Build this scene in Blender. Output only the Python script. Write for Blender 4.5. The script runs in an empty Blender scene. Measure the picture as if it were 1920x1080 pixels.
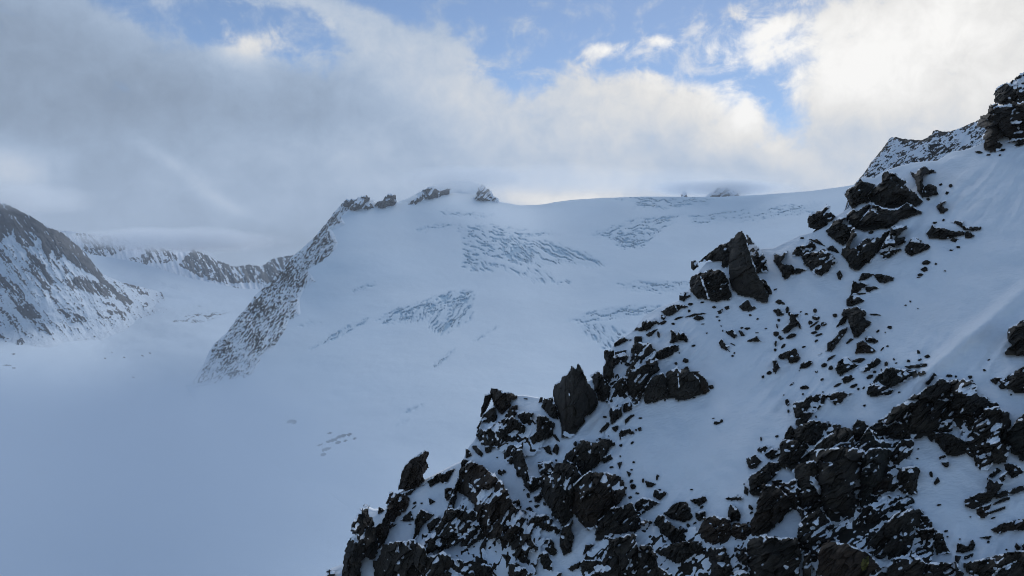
import bpy, math, random
import numpy as np
from mathutils import Vector

random.seed(7)
rng = np.random.default_rng(11)
SC = bpy.context.scene
COL = SC.collection
F = 1423.0                      # focal length of the photograph in its own pixels (68 degrees across)
CX, CY = 960.0, 540.0

# ------------------------------------------------------------------ noise
_perm = rng.permutation(4096)
_gr = rng.normal(size=(4096, 2)); _gr /= np.linalg.norm(_gr, axis=1)[:, None]
_rnd = rng.random((4096, 6))

def _h(ix, iy, s=0):
    return _perm[(_perm[(ix + 131 * s) & 4095] + iy + 977 * s) & 4095]

def gnoise(x, y, s=0):
    x = np.asarray(x, float); y = np.asarray(y, float)
    ix = np.floor(x).astype(int); iy = np.floor(y).astype(int)
    fx = x - ix; fy = y - iy
    u = fx * fx * fx * (fx * (fx * 6 - 15) + 10); v = fy * fy * fy * (fy * (fy * 6 - 15) + 10)
    def d(ax, ay):
        g = _gr[_h(ix + ax, iy + ay, s)]
        return g[..., 0] * (fx - ax) + g[..., 1] * (fy - ay)
    a = d(0, 0) * (1 - u) + d(1, 0) * u
    b = d(0, 1) * (1 - u) + d(1, 1) * u
    return (a * (1 - v) + b * v) * 1.5

def fbm(x, y, o=4, s=0, gain=0.5, lac=2.03):
    t = 0; a = 1.0; n = 0
    for i in range(o):
        t = t + a * gnoise(x, y, s + i); n += a * a
        x = np.asarray(x) * lac + 17.3; y = np.asarray(y) * lac - 9.1; a *= gain
    return t / math.sqrt(n)

def cells(x, y, s=0):
    """nearest jittered cell: (dx, dy to its centre, border distance, six random numbers)"""
    x = np.asarray(x, float); y = np.asarray(y, float)
    ix = np.floor(x).astype(int); iy = np.floor(y).astype(int)
    d1 = np.full(x.shape, 1e9); d2 = np.full(x.shape, 1e9)
    bx = np.zeros(x.shape); by = np.zeros(x.shape); bi = np.zeros(x.shape, int)
    for ax in (-1, 0, 1):
        for ay in (-1, 0, 1):
            hh = _h(ix + ax, iy + ay, s)
            px = ix + ax + _rnd[hh, 0]; py = iy + ay + _rnd[hh, 1]
            dx = x - px; dy = y - py
            d = dx * dx + dy * dy
            m = d < d1
            d2 = np.where(m, d1, np.minimum(d2, d))
            bx = np.where(m, dx, bx); by = np.where(m, dy, by); bi = np.where(m, hh, bi)
            d1 = np.where(m, d, d1)
    return bx, by, np.sqrt(d2) - np.sqrt(d1), _rnd[_perm[bi]]

def sstep(a, b, x):
    t = np.clip((x - a) / (b - a), 0, 1)
    return t * t * (3 - 2 * t)

def sdist(px, py, poly):
    """signed distance to a closed outline, positive inside"""
    P = np.asarray(poly, float); Q = np.roll(P, -1, 0)
    best = np.full(px.shape, 1e18); inside = np.zeros(px.shape, bool)
    for (x0, y0), (x1, y1) in zip(P, Q):
        ex, ey = x1 - x0, y1 - y0
        L = ex * ex + ey * ey + 1e-9
        t = np.clip(((px - x0) * ex + (py - y0) * ey) / L, 0, 1)
        best = np.minimum(best, (px - x0 - t * ex) ** 2 + (py - y0 - t * ey) ** 2)
        c = (y0 > py) != (y1 > py)
        inside ^= c & (px < (x1 - x0) * (py - y0) / (y1 - y0 + 1e-12) + x0)
    d = np.sqrt(best)
    return np.where(inside, d, -d)

def tps(ctrl):
    """smooth surface of log distance through traced points"""
    C = np.array(ctrl, float); P = C[:, :2] / 1000.0; v = np.log(C[:, 2]); n = len(P)
    def U(r2): return np.where(r2 > 1e-12, r2 * np.log(r2 + 1e-12), 0)
    A = np.zeros((n + 3, n + 3))
    A[:n, :n] = U(((P[:, None] - P[None]) ** 2).sum(-1)) + np.eye(n) * 2e-3
    A[:n, n] = 1; A[:n, n + 1:] = P; A[n, :n] = 1; A[n + 1:, :n] = P.T
    w = np.linalg.solve(A, np.concatenate([v, np.zeros(3)]))
    def f(x, y):
        x = np.asarray(x, float) / 1000; y = np.asarray(y, float) / 1000
        o = w[n] + w[n + 1] * x + w[n + 2] * y
        for i in range(n):
            o = o + w[i] * U((x - P[i, 0]) ** 2 + (y - P[i, 1]) ** 2)
        return np.exp(o)
    return f

def at(x, y, d):
    """world point seen at photo position x, y and distance d along the view axis"""
    x = np.asarray(x, float); y = np.asarray(y, float)
    return np.stack([(x - CX) / F * d, d + 0 * x, (CY - y) / F * d], -1)

# ------------------------------------------------------------------ meshes and tags
def link(name, verts, faces, mat, attrs=None, parent=None, origin=None, smooth=True):
    verts = np.asarray(verts, float)
    o3 = np.zeros(3) if origin is None else np.asarray(origin, float)
    me = bpy.data.meshes.new(name)
    faces = np.asarray(faces, np.int32)
    nf = len(faces); k = faces.shape[1]
    me.vertices.add(len(verts)); me.vertices.foreach_set('co', (verts - o3).astype(np.float32).ravel())
    me.loops.add(nf * k); me.loops.foreach_set('vertex_index', faces.ravel())
    me.polygons.add(nf); me.polygons.foreach_set('loop_start', np.arange(0, nf * k, k, dtype=np.int32))
    me.polygons.foreach_set('loop_total', np.full(nf, k, np.int32))
    me.polygons.foreach_set('use_smooth', np.full(nf, bool(smooth)))
    for a, v in (attrs or {}).items():
        at_ = me.attributes.new(a, 'FLOAT', 'POINT'); at_.data.foreach_set('value', np.asarray(v, np.float32).ravel())
    me.update(calc_edges=True); me.validate()
    me.materials.append(mat)
    o = bpy.data.objects.new(name, me); COL.objects.link(o)
    o.location = o3
    if parent is not None: o.parent = parent
    return o

def tag(o, label=None, cat=None, group=None, kind=None):
    if label: o['label'] = label
    if cat: o['category'] = cat
    if group: o['group'] = group
    if kind: o['kind'] = kind
    return o

def grid_faces(nr, nc):
    i = np.arange(nr - 1)[:, None] * nc + np.arange(nc - 1)[None]
    return np.stack([i, i + nc, i + nc + 1, i + 1], -1).reshape(-1, 4)

def pl(pts, x):
    p = np.array(sorted(pts), float)
    return np.interp(x, p[:, 0], p[:, 1])

# ------------------------------------------------------------------ materials
def newmat(name):
    m = bpy.data.materials.new(name); m.use_nodes = True
    nt = m.node_tree; nt.nodes.clear()
    out = nt.nodes.new('ShaderNodeOutputMaterial')
    b = nt.nodes.new('ShaderNodeBsdfPrincipled')
    nt.links.new(b.outputs[0], out.inputs['Surface'])
    return m, nt, b, out

def nz(nt, scale, detail=4, rough=0.55, vec=None, dist=0.0):
    n = nt.nodes.new('ShaderNodeTexNoise')
    n.inputs['Scale'].default_value = scale; n.inputs['Detail'].default_value = detail
    n.inputs['Roughness'].default_value = rough; n.inputs['Distortion'].default_value = dist
    if vec is not None: nt.links.new(vec, n.inputs['Vector'])
    return n.outputs['Fac']

def ramp(nt, fac, stops):
    r = nt.nodes.new('ShaderNodeValToRGB')
    while len(r.color_ramp.elements) < len(stops): r.color_ramp.elements.new(0.5)
    for e, (p, c) in zip(r.color_ramp.elements, stops):
        e.position = p; e.color = (*c, 1) if len(c) == 3 else c
    nt.links.new(fac, r.inputs['Fac'])
    return r.outputs['Color']

def mixc(nt, fac, a, b):
    m = nt.nodes.new('ShaderNodeMix'); m.data_type = 'RGBA'
    nt.links.new(fac, m.inputs['Factor'])
    for s, v in ((m.inputs[6], a), (m.inputs[7], b)):
        if isinstance(v, tuple): s.default_value = (*v, 1)
        else: nt.links.new(v, s)
    return m.outputs[2]

def mth(nt, op, a, b=None, clamp=False):
    m = nt.nodes.new('ShaderNodeMath'); m.operation = op; m.use_clamp = clamp
    for i, v in enumerate((a, b)):
        if v is None: continue
        if isinstance(v, (int, float)): m.inputs[i].default_value = v
        else: nt.links.new(v, m.inputs[i])
    return m.outputs[0]

def attr(nt, name):
    a = nt.nodes.new('ShaderNodeAttribute'); a.attribute_name = name
    return a.outputs['Fac']

def posn(nt):
    return nt.nodes.new('ShaderNodeNewGeometry').outputs['Position']

def bump(nt, b, h, dist, strength=1.0):
    n = nt.nodes.new('ShaderNodeBump'); n.inputs['Distance'].default_value = dist
    n.inputs['Strength'].default_value = strength
    nt.links.new(h, n.inputs['Height']); nt.links.new(n.outputs[0], b.inputs['Normal'])

SNOW = (0.84, 0.87, 0.92)
def snow_material(name, s1, s2, bdist, col=SNOW, stretch=None):
    m, nt, b, out = newmat(name)
    p = posn(nt)
    if stretch:
        mp = nt.nodes.new('ShaderNodeMapping'); nt.links.new(p, mp.inputs['Vector'])
        mp.inputs['Rotation'].default_value = stretch[0]; mp.inputs['Scale'].default_value = stretch[1]
        p = mp.outputs[0]
    n1 = nz(nt, s1, 5, 0.6, p); n2 = nz(nt, s2, 4, 0.6, p)
    c = ramp(nt, n1, [(0.25, tuple(0.93 * k for k in col)), (0.75, col)])
    nt.links.new(c, b.inputs['Base Color'])
    b.inputs['Roughness'].default_value = 0.75; b.inputs['Specular IOR Level'].default_value = 0.25
    hgt = mth(nt, 'ADD', n1, mth(nt, 'MULTIPLY', n2, 0.35))
    bump(nt, b, hgt, bdist)
    return m

def rock_material(name, dark, mid, light, scale, snowcol=SNOW, bdist=0.08, tint=None, rough=0.85):
    """rock whose 'snow' attribute says where snow has settled on it"""
    m, nt, b, out = newmat(name)
    p = posn(nt)
    mp = nt.nodes.new('ShaderNodeMapping'); nt.links.new(p, mp.inputs['Vector']); mp.inputs['Rotation'].default_value = (0.3, 0.75, 0.2); mp.inputs['Scale'].default_value = (0.45, 1.0, 1.9)
    n1 = nz(nt, scale, 9, 0.7, mp.outputs[0], 0.5); n2 = nz(nt, scale * 7, 6, 0.7, p); n3 = nz(nt, scale * 0.25, 3, 0.5, p)
    c = ramp(nt, n1, [(0.30, dark), (0.52, mid), (0.75, light)])
    c = mixc(nt, ramp(nt, n3, [(0.5, (0, 0, 0)), (0.72, (0.6, 0.6, 0.6))]), c, tint or tuple(1.1 * k for k in mid))
    sp = ramp(nt, n2, [(0.28, (0.55, 0.55, 0.55)), (0.6, (1.1, 1.1, 1.1))])
    mm = nt.nodes.new('ShaderNodeMix'); mm.data_type = 'RGBA'; mm.blend_type = 'MULTIPLY'
    mm.inputs['Factor'].default_value = 1.0
    nt.links.new(c, mm.inputs[6]); nt.links.new(sp, mm.inputs[7]); c = mm.outputs[2]
    s = attr(nt, 'snow')
    s = mth(nt, 'ADD', s, mth(nt, 'MULTIPLY', mth(nt, 'SUBTRACT', n2, 0.5), 0.22))
    s = ramp(nt, s, [(0.42, (0, 0, 0)), (0.58, (1, 1, 1))])
    c = mixc(nt, s, c, snowcol)
    nt.links.new(c, b.inputs['Base Color'])
    b.inputs['Roughness'].default_value = rough; b.inputs['Specular IOR Level'].default_value = 0.3
    bump(nt, b, mth(nt, 'ADD', n1, mth(nt, 'MULTIPLY', n2, 0.4)), bdist)
    return m

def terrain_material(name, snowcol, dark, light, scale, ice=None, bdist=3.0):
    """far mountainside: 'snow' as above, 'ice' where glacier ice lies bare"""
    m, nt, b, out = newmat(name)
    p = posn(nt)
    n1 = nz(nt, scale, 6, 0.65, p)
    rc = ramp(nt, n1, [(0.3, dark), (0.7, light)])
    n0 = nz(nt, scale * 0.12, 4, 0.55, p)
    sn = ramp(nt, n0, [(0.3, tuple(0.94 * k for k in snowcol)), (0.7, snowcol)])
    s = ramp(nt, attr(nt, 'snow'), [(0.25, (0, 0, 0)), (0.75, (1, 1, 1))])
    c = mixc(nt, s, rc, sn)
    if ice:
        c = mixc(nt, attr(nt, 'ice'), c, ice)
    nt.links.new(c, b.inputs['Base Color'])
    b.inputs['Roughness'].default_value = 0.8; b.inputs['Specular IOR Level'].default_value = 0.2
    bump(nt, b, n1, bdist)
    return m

M_slope = snow_material('near_snow', 0.12, 1.6, 0.22, stretch=((0, 0, 0.5), (1, 2.2, 2.2)))
M_ground = snow_material('valley_snow', 0.004, 0.05, 6)
M_rock = rock_material('dark_gneiss', (0.006, 0.005, 0.0038), (0.019, 0.0155, 0.0114), (0.060, 0.049, 0.036), 0.55)
M_rock_grey = rock_material('grey_gneiss', (0.012, 0.0102, 0.008), (0.028, 0.0235, 0.0185), (0.052, 0.044, 0.035), 0.45)
M_rock_brown = rock_material('brown_gneiss', (0.009, 0.0062, 0.0042), (0.023, 0.0155, 0.010), (0.054, 0.036, 0.023), 0.55, tint=(0.045, 0.027, 0.017))
M_rock_green = rock_material('greenish_gneiss', (0.0065, 0.0066, 0.0054), (0.017, 0.0172, 0.0135), (0.046, 0.045, 0.034), 0.6)
# ------------------------------------------------------------------ far terrain
def column_terrain(name, xs, ytop, ybot, nrows, depth, mat, relief=None, attrs=None, power=1.0, back=((1.03, 6), (1.25, 120), (1.8, 420)), origin=None):
    """a mountainside built crest to foot; the rows behind the crest carry its far side down"""
    xs = np.asarray(xs, float)
    yt = ytop(xs); yb = ybot(xs)
    t = np.linspace(0, 1, nrows)[:, None] ** power
    X = np.broadcast_to(xs, (nrows, len(xs))).copy()
    Y = yt[None] + (yb - yt)[None] * t
    D = depth(X, Y)
    if relief is not None: D = D - relief(X, Y, Y - yt[None]) * D / F
    V = at(X, Y, D)
    A = {k: f(X, Y, Y - yt[None]) for k, f in (attrs or {}).items()}
    rows = []; ar = {k: [] for k in A}
    for f, dy in reversed(back):
        d = D[0] * f
        r = at(xs, yt, d); r[:, 2] = V[0][:, 2] - dy / F * D[0]
        rows.append(r)
        for k in A: ar[k].append(A[k][0])
    V = np.concatenate([np.array(rows).reshape(-1, len(xs), 3), V], 0)
    nr = V.shape[0]
    A = {k: np.concatenate([np.array(ar[k]).reshape(-1, len(xs)), A[k]], 0) for k in A}
    o = link(name, V.reshape(-1, 3), grid_faces(nr, len(xs)), mat, {k: v.ravel() for k, v in A.items()}, origin=origin)
    return o

def rot(x, y, deg):
    a = math.radians(deg); c, s = math.cos(a), math.sin(a)
    return x * c + y * s, -x * s + y * c          # along, across (photo axes, y downwards)

def tile(poly, ox, oy, k):
    return [(ox + u / k, oy + v / k) for u, v in poly]

# --- main glacier ----------------------------------------------------------
GLAC = tps([(250, 760, 1950), (380, 720, 2100), (460, 715, 2000), (560, 560, 2550), (640, 385, 3200), (800, 372, 3600), (1000, 388, 3900), (1150, 372, 3500),
            (1400, 368, 3550), (1600, 348, 3300), (1750, 330, 3000), (950, 470, 3000), (870, 580, 2400), (1150, 560, 2500),
            (1100, 640, 2200), (800, 700, 1900), (700, 850, 1500), (1000, 750, 1750), (650, 1000, 1200), (500, 750, 1850),
            (1500, 450, 2900), (1550, 400, 3120), (400, 1000, 1250), (1300, 520, 2650), (250, 1100, 1000), (700, 1150, 900), (1100, 1000, 1300), (1500, 900, 1500)])

g_top = lambda x: pl([(200, 742), (300, 728), (372, 722), (385, 705), (420, 660), (460, 608), (500, 560), (540, 515), (580, 470), (610, 425), (632, 397), (650, 387), (700, 386), (745, 384),
                      (800, 372), (850, 362), (900, 366), (935, 378), (975, 385), (1010, 384), (1050, 379), (1100, 374), (1160, 370), (1210, 368.5), (1280, 369), (1350, 369),
                      (1430, 365), (1520, 358), (1580, 350), (1640, 340), (1760, 325)], x)

# crevasse fields: outline, slope of the crevasses on the photo (degrees, + = down to the right), long and short size, share open, strength
CREV = [
    ([(856, 428), (905, 420), (965, 428), (1000, 440), (985, 470), (990, 500), (950, 492), (915, 482), (890, 500), (862, 505), (868, 470)], 12, 13, 3.6, 0.02, 1.0),
    ([(930, 445), (960, 440), (1000, 470), (1005, 495), (970, 497), (945, 480)], 55, 9, 3.4, -0.15, 1.35),
    ([(965, 428), (1040, 434), (1050, 440), (985, 446)], 8, 30, 2.6, 0.05, 0.8),
    ([(985, 446), (1040, 455), (1100, 474), (1142, 497), (1110, 502), (1050, 496), (1010, 505), (985, 480)], 28, 46, 3.6, 0.02, 1.0),
    ([(880, 500), (905, 488), (960, 500), (990, 512), (1015, 530), (985, 522), (940, 505), (905, 512), (880, 510)], 38, 14, 3.8, 0.05, 0.9),
    ([(985, 500), (1030, 506), (1042, 530), (1000, 532)], 48, 22, 4.2, 0.0, 0.95),
    ([(1040, 524), (1072, 525), (1068, 533), (1045, 534)], 12, 16, 3.4, -0.05, 0.9),
    ([(705, 602), (740, 580), (800, 560), (845, 546), (888, 545), (888, 562), (860, 580), (800, 592), (760, 603), (725, 608)], -24, 18, 3.6, -0.02, 1.05),
    ([(742, 585), (830, 555), (850, 570), (790, 604), (745, 607)], 100, 10, 3.4, 0.05, 1.0),
    ([(800, 600), (845, 570), (886, 560), (884, 600), (850, 618), (828, 630), (806, 625)], -48, 26, 4.2, -0.02, 1.0),
    ([(580, 654), (610, 632), (650, 612), (690, 596), (687, 606), (645, 628), (610, 645), (584, 656)], -33, 40, 3.6, -0.05, 0.95),
    ([(1100, 442), (1180, 412), (1285, 400), (1255, 424), (1205, 466), (1165, 470), (1140, 448)], -8, 22, 2.6, 0.12, 0.9),
    ([(1140, 432), (1215, 430), (1195, 468), (1160, 468)], 18, 12, 3.0, 0.05, 0.95),
    ([(1140, 374), (1200, 368), (1280, 370), (1340, 374), (1330, 384), (1260, 391), (1185, 392), (1190, 380)], 6, 20, 2.3, 0.04, 0.9),
    ([(1290, 404), (1400, 390), (1545, 378), (1535, 400), (1420, 414), (1300, 424)], -5, 36, 2.4, 0.16, 0.9),
    ([(1158, 532), (1230, 527), (1292, 528), (1292, 552), (1230, 550), (1172, 542)], 5, 42, 2.6, 0.06, 1.0),
    ([(1060, 604), (1110, 584), (1180, 572), (1240, 572), (1240, 588), (1150, 598), (1088, 608)], -6, 24, 2.7, 0.05, 0.95),
    ([(1086, 608), (1112, 604), (1178, 622), (1160, 652), (1135, 658), (1096, 628)], 58, 14, 3.4, 0.06, 0.9),
    ([(778, 430), (820, 420), (862, 418), (862, 423), (820, 429), (784, 436)], -8, 34, 2.2, 0.04, 0.8),
    ([(822, 396), (860, 397), (925, 402), (905, 409), (830, 404)], 4, 34, 2.0, 0.05, 0.8),
    ([(656, 545), (702, 528), (703, 536), (664, 548)], -14, 30, 2.4, -0.02, 0.8),
    ([(805, 694), (820, 676), (852, 655), (850, 662), (822, 690)], -40, 18, 2.4, 0.0, 0.9),
    ([(755, 775), (775, 764), (793, 758), (790, 764), (765, 776)], -28, 18, 2.6, -0.1, 0.9),
    ([(735, 800), (752, 788), (765, 784), (760, 796), (740, 803)], -25, 14, 2.4, -0.05, 0.9),
    ([(880, 645), (900, 628), (935, 610), (932, 617), (905, 634)], -35, 26, 2.2, 0.08, 0.8),
    ([(560, 612), (580, 600), (602, 606), (580, 612)], 0, 14, 2.6, 0.0, 0.7),
]

def crevasses(X, Y):
    out = np.zeros(X.shape)
    flat = out.reshape(-1); fx = X.reshape(-1); fy = Y.reshape(-1)
    for i, (poly, ang, lo, sh, thr, st) in enumerate(CREV):
        p = np.array(poly)
        sel = np.where((fx > p[:, 0].min() - 14) & (fx < p[:, 0].max() + 14) & (fy > p[:, 1].min() - 14) & (fy < p[:, 1].max() + 14))[0]
        if len(sel) == 0: continue
        x, y = fx[sel], fy[sel]
        w = 5 * fbm(x / 22, y / 22, 2, 300 + i)
        sd = sdist(x, y, poly) + 3.5 * fbm(x / 9, y / 9, 3, 40 + i)
        a, c = rot(x, y, ang)
        c = c + w
        n = 0.8 * fbm(a / (lo * 1.7), c / (sh * 1.05), 2, 60 + i, 0.5) + 0.5 * fbm(a / lo, c / (sh * 0.62), 3, 90 + i, 0.55)
        reg = sstep(-3.5, 7, sd)
        m = np.maximum(sstep(thr, thr + 0.40, n), 0.22 + 0.12 * n) * reg
        flat[sel] = np.maximum(flat[sel], m * st)
    return out

ROCKFLOE = [(545, 790, 8, 3), (552, 792, 5, 3), (612, 842, 10, 3), (622, 826, 12, 3), (640, 818, 12, 3), (634, 830, 6, 3), (655, 815, 5, 3), (606, 852, 6, 3), (648, 826, 5, 2), (600, 834, 5, 2), (618, 812, 6, 2), (665, 822, 4, 2)]

def glacier_snow(X, Y, H):
    s = np.ones(X.shape)
    for cx, cy, w, h in ROCKFLOE:
        s = np.minimum(s, 1 - sstep(1.3, 0.6, ((X - cx) / w) ** 2 + ((Y - cy + (X - cx) * 0.3) / h) ** 2 + 0.5 * fbm(X / 4, Y / 4, 2, 9)))
    return s

M_glacier = terrain_material('glacier_snow', (0.81, 0.88, 0.94), (0.03, 0.03, 0.035), (0.08, 0.08, 0.085), 0.03, ice=(0.37, 0.54, 0.67), bdist=1.2)
_cache = {}
def crev_cached(X, Y, *a):
    k = X.shape
    if k not in _cache: _cache[k] = crevasses(X, Y)
    return _cache[k]

def glacier_relief(X, Y, H):
    und = 10 * fbm(X / 300, Y / 150, 3, 3) + 1.2 * fbm(X / 60, Y / 30, 3, 5)
    fade = sstep(0, 40, H)
    bulge = 0
    for cx, cy, ax, ay, h in ((945, 462, 70, 34, 14), (810, 580, 70, 26, 14), (1060, 470, 70, 22, 6), (1170, 440, 60, 20, 6)):
        bulge = bulge + h * np.exp(-((X - cx) / ax) ** 2 - ((Y - cy) / ay) ** 2)
    c = crev_cached(X, Y)
    rough = 3.0 * fbm(X / 7, Y / 5, 3, 8) * sstep(0.0, 0.5, fbm(X / 15, Y / 15, 2, 77) * 0 + c)
    sink = 0.35 * F * sstep(376, 250, X)
    return und * fade + bulge - sink - 8.0 * np.minimum(c, 1) + rough

_xs = np.concatenate([np.arange(372, 1660, 1.5), np.arange(1660, 1765, 8)])
# rows: fine above photo row 720, coarse in the fog below
def build_glacier():
    o = column_terrain('glacier', _xs, g_top, lambda x: np.maximum(722.0, g_top(x) + 1.0), 250, GLAC, M_glacier, glacier_relief,
                       {'snow': glacier_snow, 'ice': lambda X, Y, H: np.clip(crev_cached(X, Y), 0, 1)}, power=1.15)
    tag(o, kind='structure')
    _cache.clear()
    xs2 = np.arange(200, 1765, 2.5)
    p = column_terrain('glacier_tongue', xs2, lambda x: np.maximum(721.0, g_top(x) - 1), lambda x: 1220 + 0 * x, 240, GLAC, M_glacier,
                       lambda X, Y, H: glacier_relief(X, Y, np.maximum(Y - g_top(X), 0)), {'snow': glacier_snow, 'ice': lambda X, Y, H: np.clip(crev_cached(X, Y), 0, 1)}, back=())
    tag(p, kind='structure')
build_glacier()

# --- rocky rib on the left flank of the glacier ------------------------------
RIB_R = [(360, 722), (400, 722), (440, 716), (470, 712), (497, 672), (515, 655), (535, 625), (540, 602), (562, 590), (558, 560), (570, 540), (592, 528), (582, 508),
         (610, 492), (632, 470), (634, 455), (620, 430), (645, 420), (638, 405), (660, 392), (700, 388), (712, 389)]
RIB_C = [(360, 720), (370, 702), (382, 684), (392, 660), (402, 646), (428, 622), (445, 596), (458, 583), (478, 556), (500, 535), (530, 508), (545, 485), (565, 468), (588, 448), (608, 424), (628, 398), (640, 384), (650, 378), (700, 376), (712, 388)]
# right edge as lowest row per column
rib_low = lambda x: pl([(355, 722), (400, 724), (440, 720), (470, 713), (497, 690), (520, 668), (540, 640), (562, 606), (575, 560), (592, 535), (610, 500), (632, 480), (640, 440), (648, 420), (662, 398), (690, 391), (715, 389)], x)
rib_crest = lambda x: pl(RIB_C, x) + 2.2 * fbm(x / 7, x * 0, 3, 90) - 1.2
RIB_POLY = [(360, 724), (374, 694), (402, 640), (460, 575), (540, 485), (590, 440), (640, 378), (700, 374), (712, 389)] + list(reversed(RIB_R[1:-1]))

def rib_rockness(X, Y):
    sd = sdist(X, Y, RIB_POLY)
    a, c = rot(X, Y, -52)
    n = 0.36 * fbm(a / 40, c / 11, 3, 199, 0.6) + 0.85 * fbm(a / 7.5, c / 2.8, 4, 201, 0.72) + 0.32 * fbm(X / 46, Y / 46, 2, 210) + 0.38 * fbm(X / 3.4, Y / 2.6, 2, 207)
    low = sstep(720, 560, Y)
    return n - 0.12 + 0.16 * low - 0.9 * sstep(9, -5, sd + 6 * fbm(X / 9, Y / 9, 2, 220))

def rib_snow(X, Y, H): return 1 - sstep(-0.02, 0.16, rib_rockness(X, Y))
def rib_relief(X, Y, H):
    sd = sdist(X, Y, RIB_POLY)
    a, c = rot(X, Y, -52)
    r = rib_rockness(X, Y)
    big = 9 * (1 - np.abs(fbm(a / 40, c / 17, 3, 230)) * 1.8)
    return -14 * sstep(3, -8, sd) + sstep(-2, 12, sd) * (2 + 0.55 * big + 4.0 * np.clip(r, -0.4, 0.7))
M_rib = terrain_material('rib_rock', (0.84, 0.88, 0.93), (0.012, 0.0105, 0.0095), (0.052, 0.044, 0.036), 0.05, bdist=4)
_rx = np.arange(362, 709, 1.1)
rib_depth = lambda X, Y: GLAC(X, Y) - 6
rib = column_terrain('rocky_rib', _rx, rib_crest, lambda x: rib_low(x) + 6, 260, rib_depth, M_rib, rib_relief, {'snow': rib_snow}, back=((1.02, 20), (1.06, 160), (1.1, 330)))
tag(rib, kind='structure')

# --- left mountain ------------------------------------------------------------
L5 = lambda p: tile(p, 0, 360, 3.176)
LEFT_ROCK = [
    (L5([(-900, -60), (-60, 55), (40, 75), (110, 110), (200, 150), (290, 210), (370, 240), (430, 290), (500, 350), (560, 430), (610, 490), (660, 550), (700, 600), (790, 655), (720, 640), (640, 570), (560, 500), (440, 430), (380, 370), (340, 400), (300, 330), (290, 400), (250, 340), (240, 260), (200, 320), (150, 320), (100, 300), (80, 220), (50, 270), (0, 240), (-60, 220), (-900, 300)]), 0.30),
    (L5([(150, 340), (230, 390), (280, 470), (310, 530), (300, 590), (260, 580), (220, 520), (180, 450)]), 0.10),
    (L5([(-900, 350), (-60, 450), (0, 480), (80, 540), (140, 590), (150, 640), (240, 720), (265, 765), (220, 745), (200, 770), (130, 740), (100, 690), (40, 600), (-60, 520), (-900, 500)]), 0.08),
    (L5([(360, 520), (430, 520), (470, 490), (540, 520), (600, 550), (650, 590), (660, 620), (560, 610), (500, 580), (430, 580)]), 0.12),
    (L5([(600, 462), (700, 485), (790, 515), (830, 580), (770, 560), (720, 530)]), 0.05),
    (L5([(800, 522), (880, 540), (965, 575), (900, 575)]), 0.0),
    (L5([(615, 650), (660, 655), (695, 682), (640, 675)]), 0.1),
    (L5([(605, 705), (740, 708), (760, 735), (650, 718)]), 0.15),
    (L5([(630, 745), (660, 735), (665, 752), (640, 755)]), 0.2),
    (L5([(300, 688), (370, 700), (460, 725), (550, 775), (470, 785), (400, 735)]), -0.02),
    (L5([(380, 690), (425, 695), (425, 705), (385, 700)]), 0.2),
    (L5([(420, 660), (470, 695), (465, 702), (425, 670)]), 0.05),
    (L5([(-900, 560), (-60, 650), (0, 680), (90, 770), (105, 805), (20, 730), (-900, 640)]), 0.02),
    (L5([(80, 440), (120, 490), (170, 560), (150, 560), (90, 480)]), 0.0), (L5([(370, 460), (400, 470), (405, 500), (380, 485)]), 0.1),
    (L5([(220, 805), (290, 825), (300, 845), (240, 820)]), 0.08), (L5([(-300, 830), (0, 850), (50, 870), (0, 870), (-300, 860)]), 0.0),
    (L5([(100, 880), (135, 865), (150, 900), (115, 915), (90, 935)]), 0.05), (L5([(0, 320), (50, 370), (80, 420), (30, 400), (-60, 340)]), -0.05),
    (L5([(690, 590), (800, 655), (770, 668), (700, 640)]), 0.12), (L5([(830, 595), (880, 600), (880, 612), (840, 608)]), 0.0), (L5([(845, 655), (900, 660), (890, 672), (850, 668)]), 0.0),
    (L5([(0, 300), (60, 230), (30, 200), (-300, 200)]), 0.1),
]
VAL_D = tps([(330, 738, 2120), (374, 723, 2170), (420, 790, 1830), (600, 545, 4500), (500, 545, 4550), (300, 505, 4500), (200, 485, 4520), (120, 460, 4450), (450, 600, 3700), (350, 640, 3150), (100, 700, 2450), (300, 700, 2550), (450, 700, 2450),
             (0, 800, 1750), (300, 800, 1850), (0, 1080, 950), (500, 1000, 1150), (-300, 750, 1900), (-300, 1080, 950), (200, 1200, 800), (200, 640, 3150), (650, 640, 3300), (650, 800, 1900)])
LEFT_D = tps([(-260, 330, 2700), (-260, 700, 2150), (0, 385, 3000), (100, 425, 3050), (160, 472, 3200), (200, 516, 3450), (230, 530, 3680), (256, 536, 3870), (300, 547, 4100), (332, 585, 3680), (300, 600, 3600), (260, 610, 3480), (0, 700, 2460), (100, 690, 2560), (150, 662, 2850), (200, 642, 3110), (0, 550, 2720), (80, 600, 2800), (0, 760, 2000), (200, 720, 2360)])
left_crest = lambda x: pl([(-260, 318), (-60, 372), (0, 380), (14, 383), (35, 394), (60, 407), (90, 425), (117, 436), (135, 452), (157, 470), (176, 495), (192, 514), (210, 522), (230, 530), (256, 536), (285, 543), (303, 548), (330, 580), (350, 610)], x) + 1.4 * fbm(x / 6, 0 * x, 3, 95)
left_low = lambda x: pl([(-260, 760), (0, 745), (100, 715), (200, 690), (260, 650), (300, 610), (330, 600), (350, 622)], x)
def left_depth(X, Y):
    xs = X[0]; c0 = left_crest(xs); l0 = left_low(xs)
    fr = (Y - c0[None]) / np.maximum(l0 - c0, 1)[None]
    w = np.maximum(sstep(0.45, 1.0, fr), sstep(285, 345, X))
    return LEFT_D(X, Y) * (1 - w) + (VAL_D(X, Y) * 1.012 + 12) * w
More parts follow.
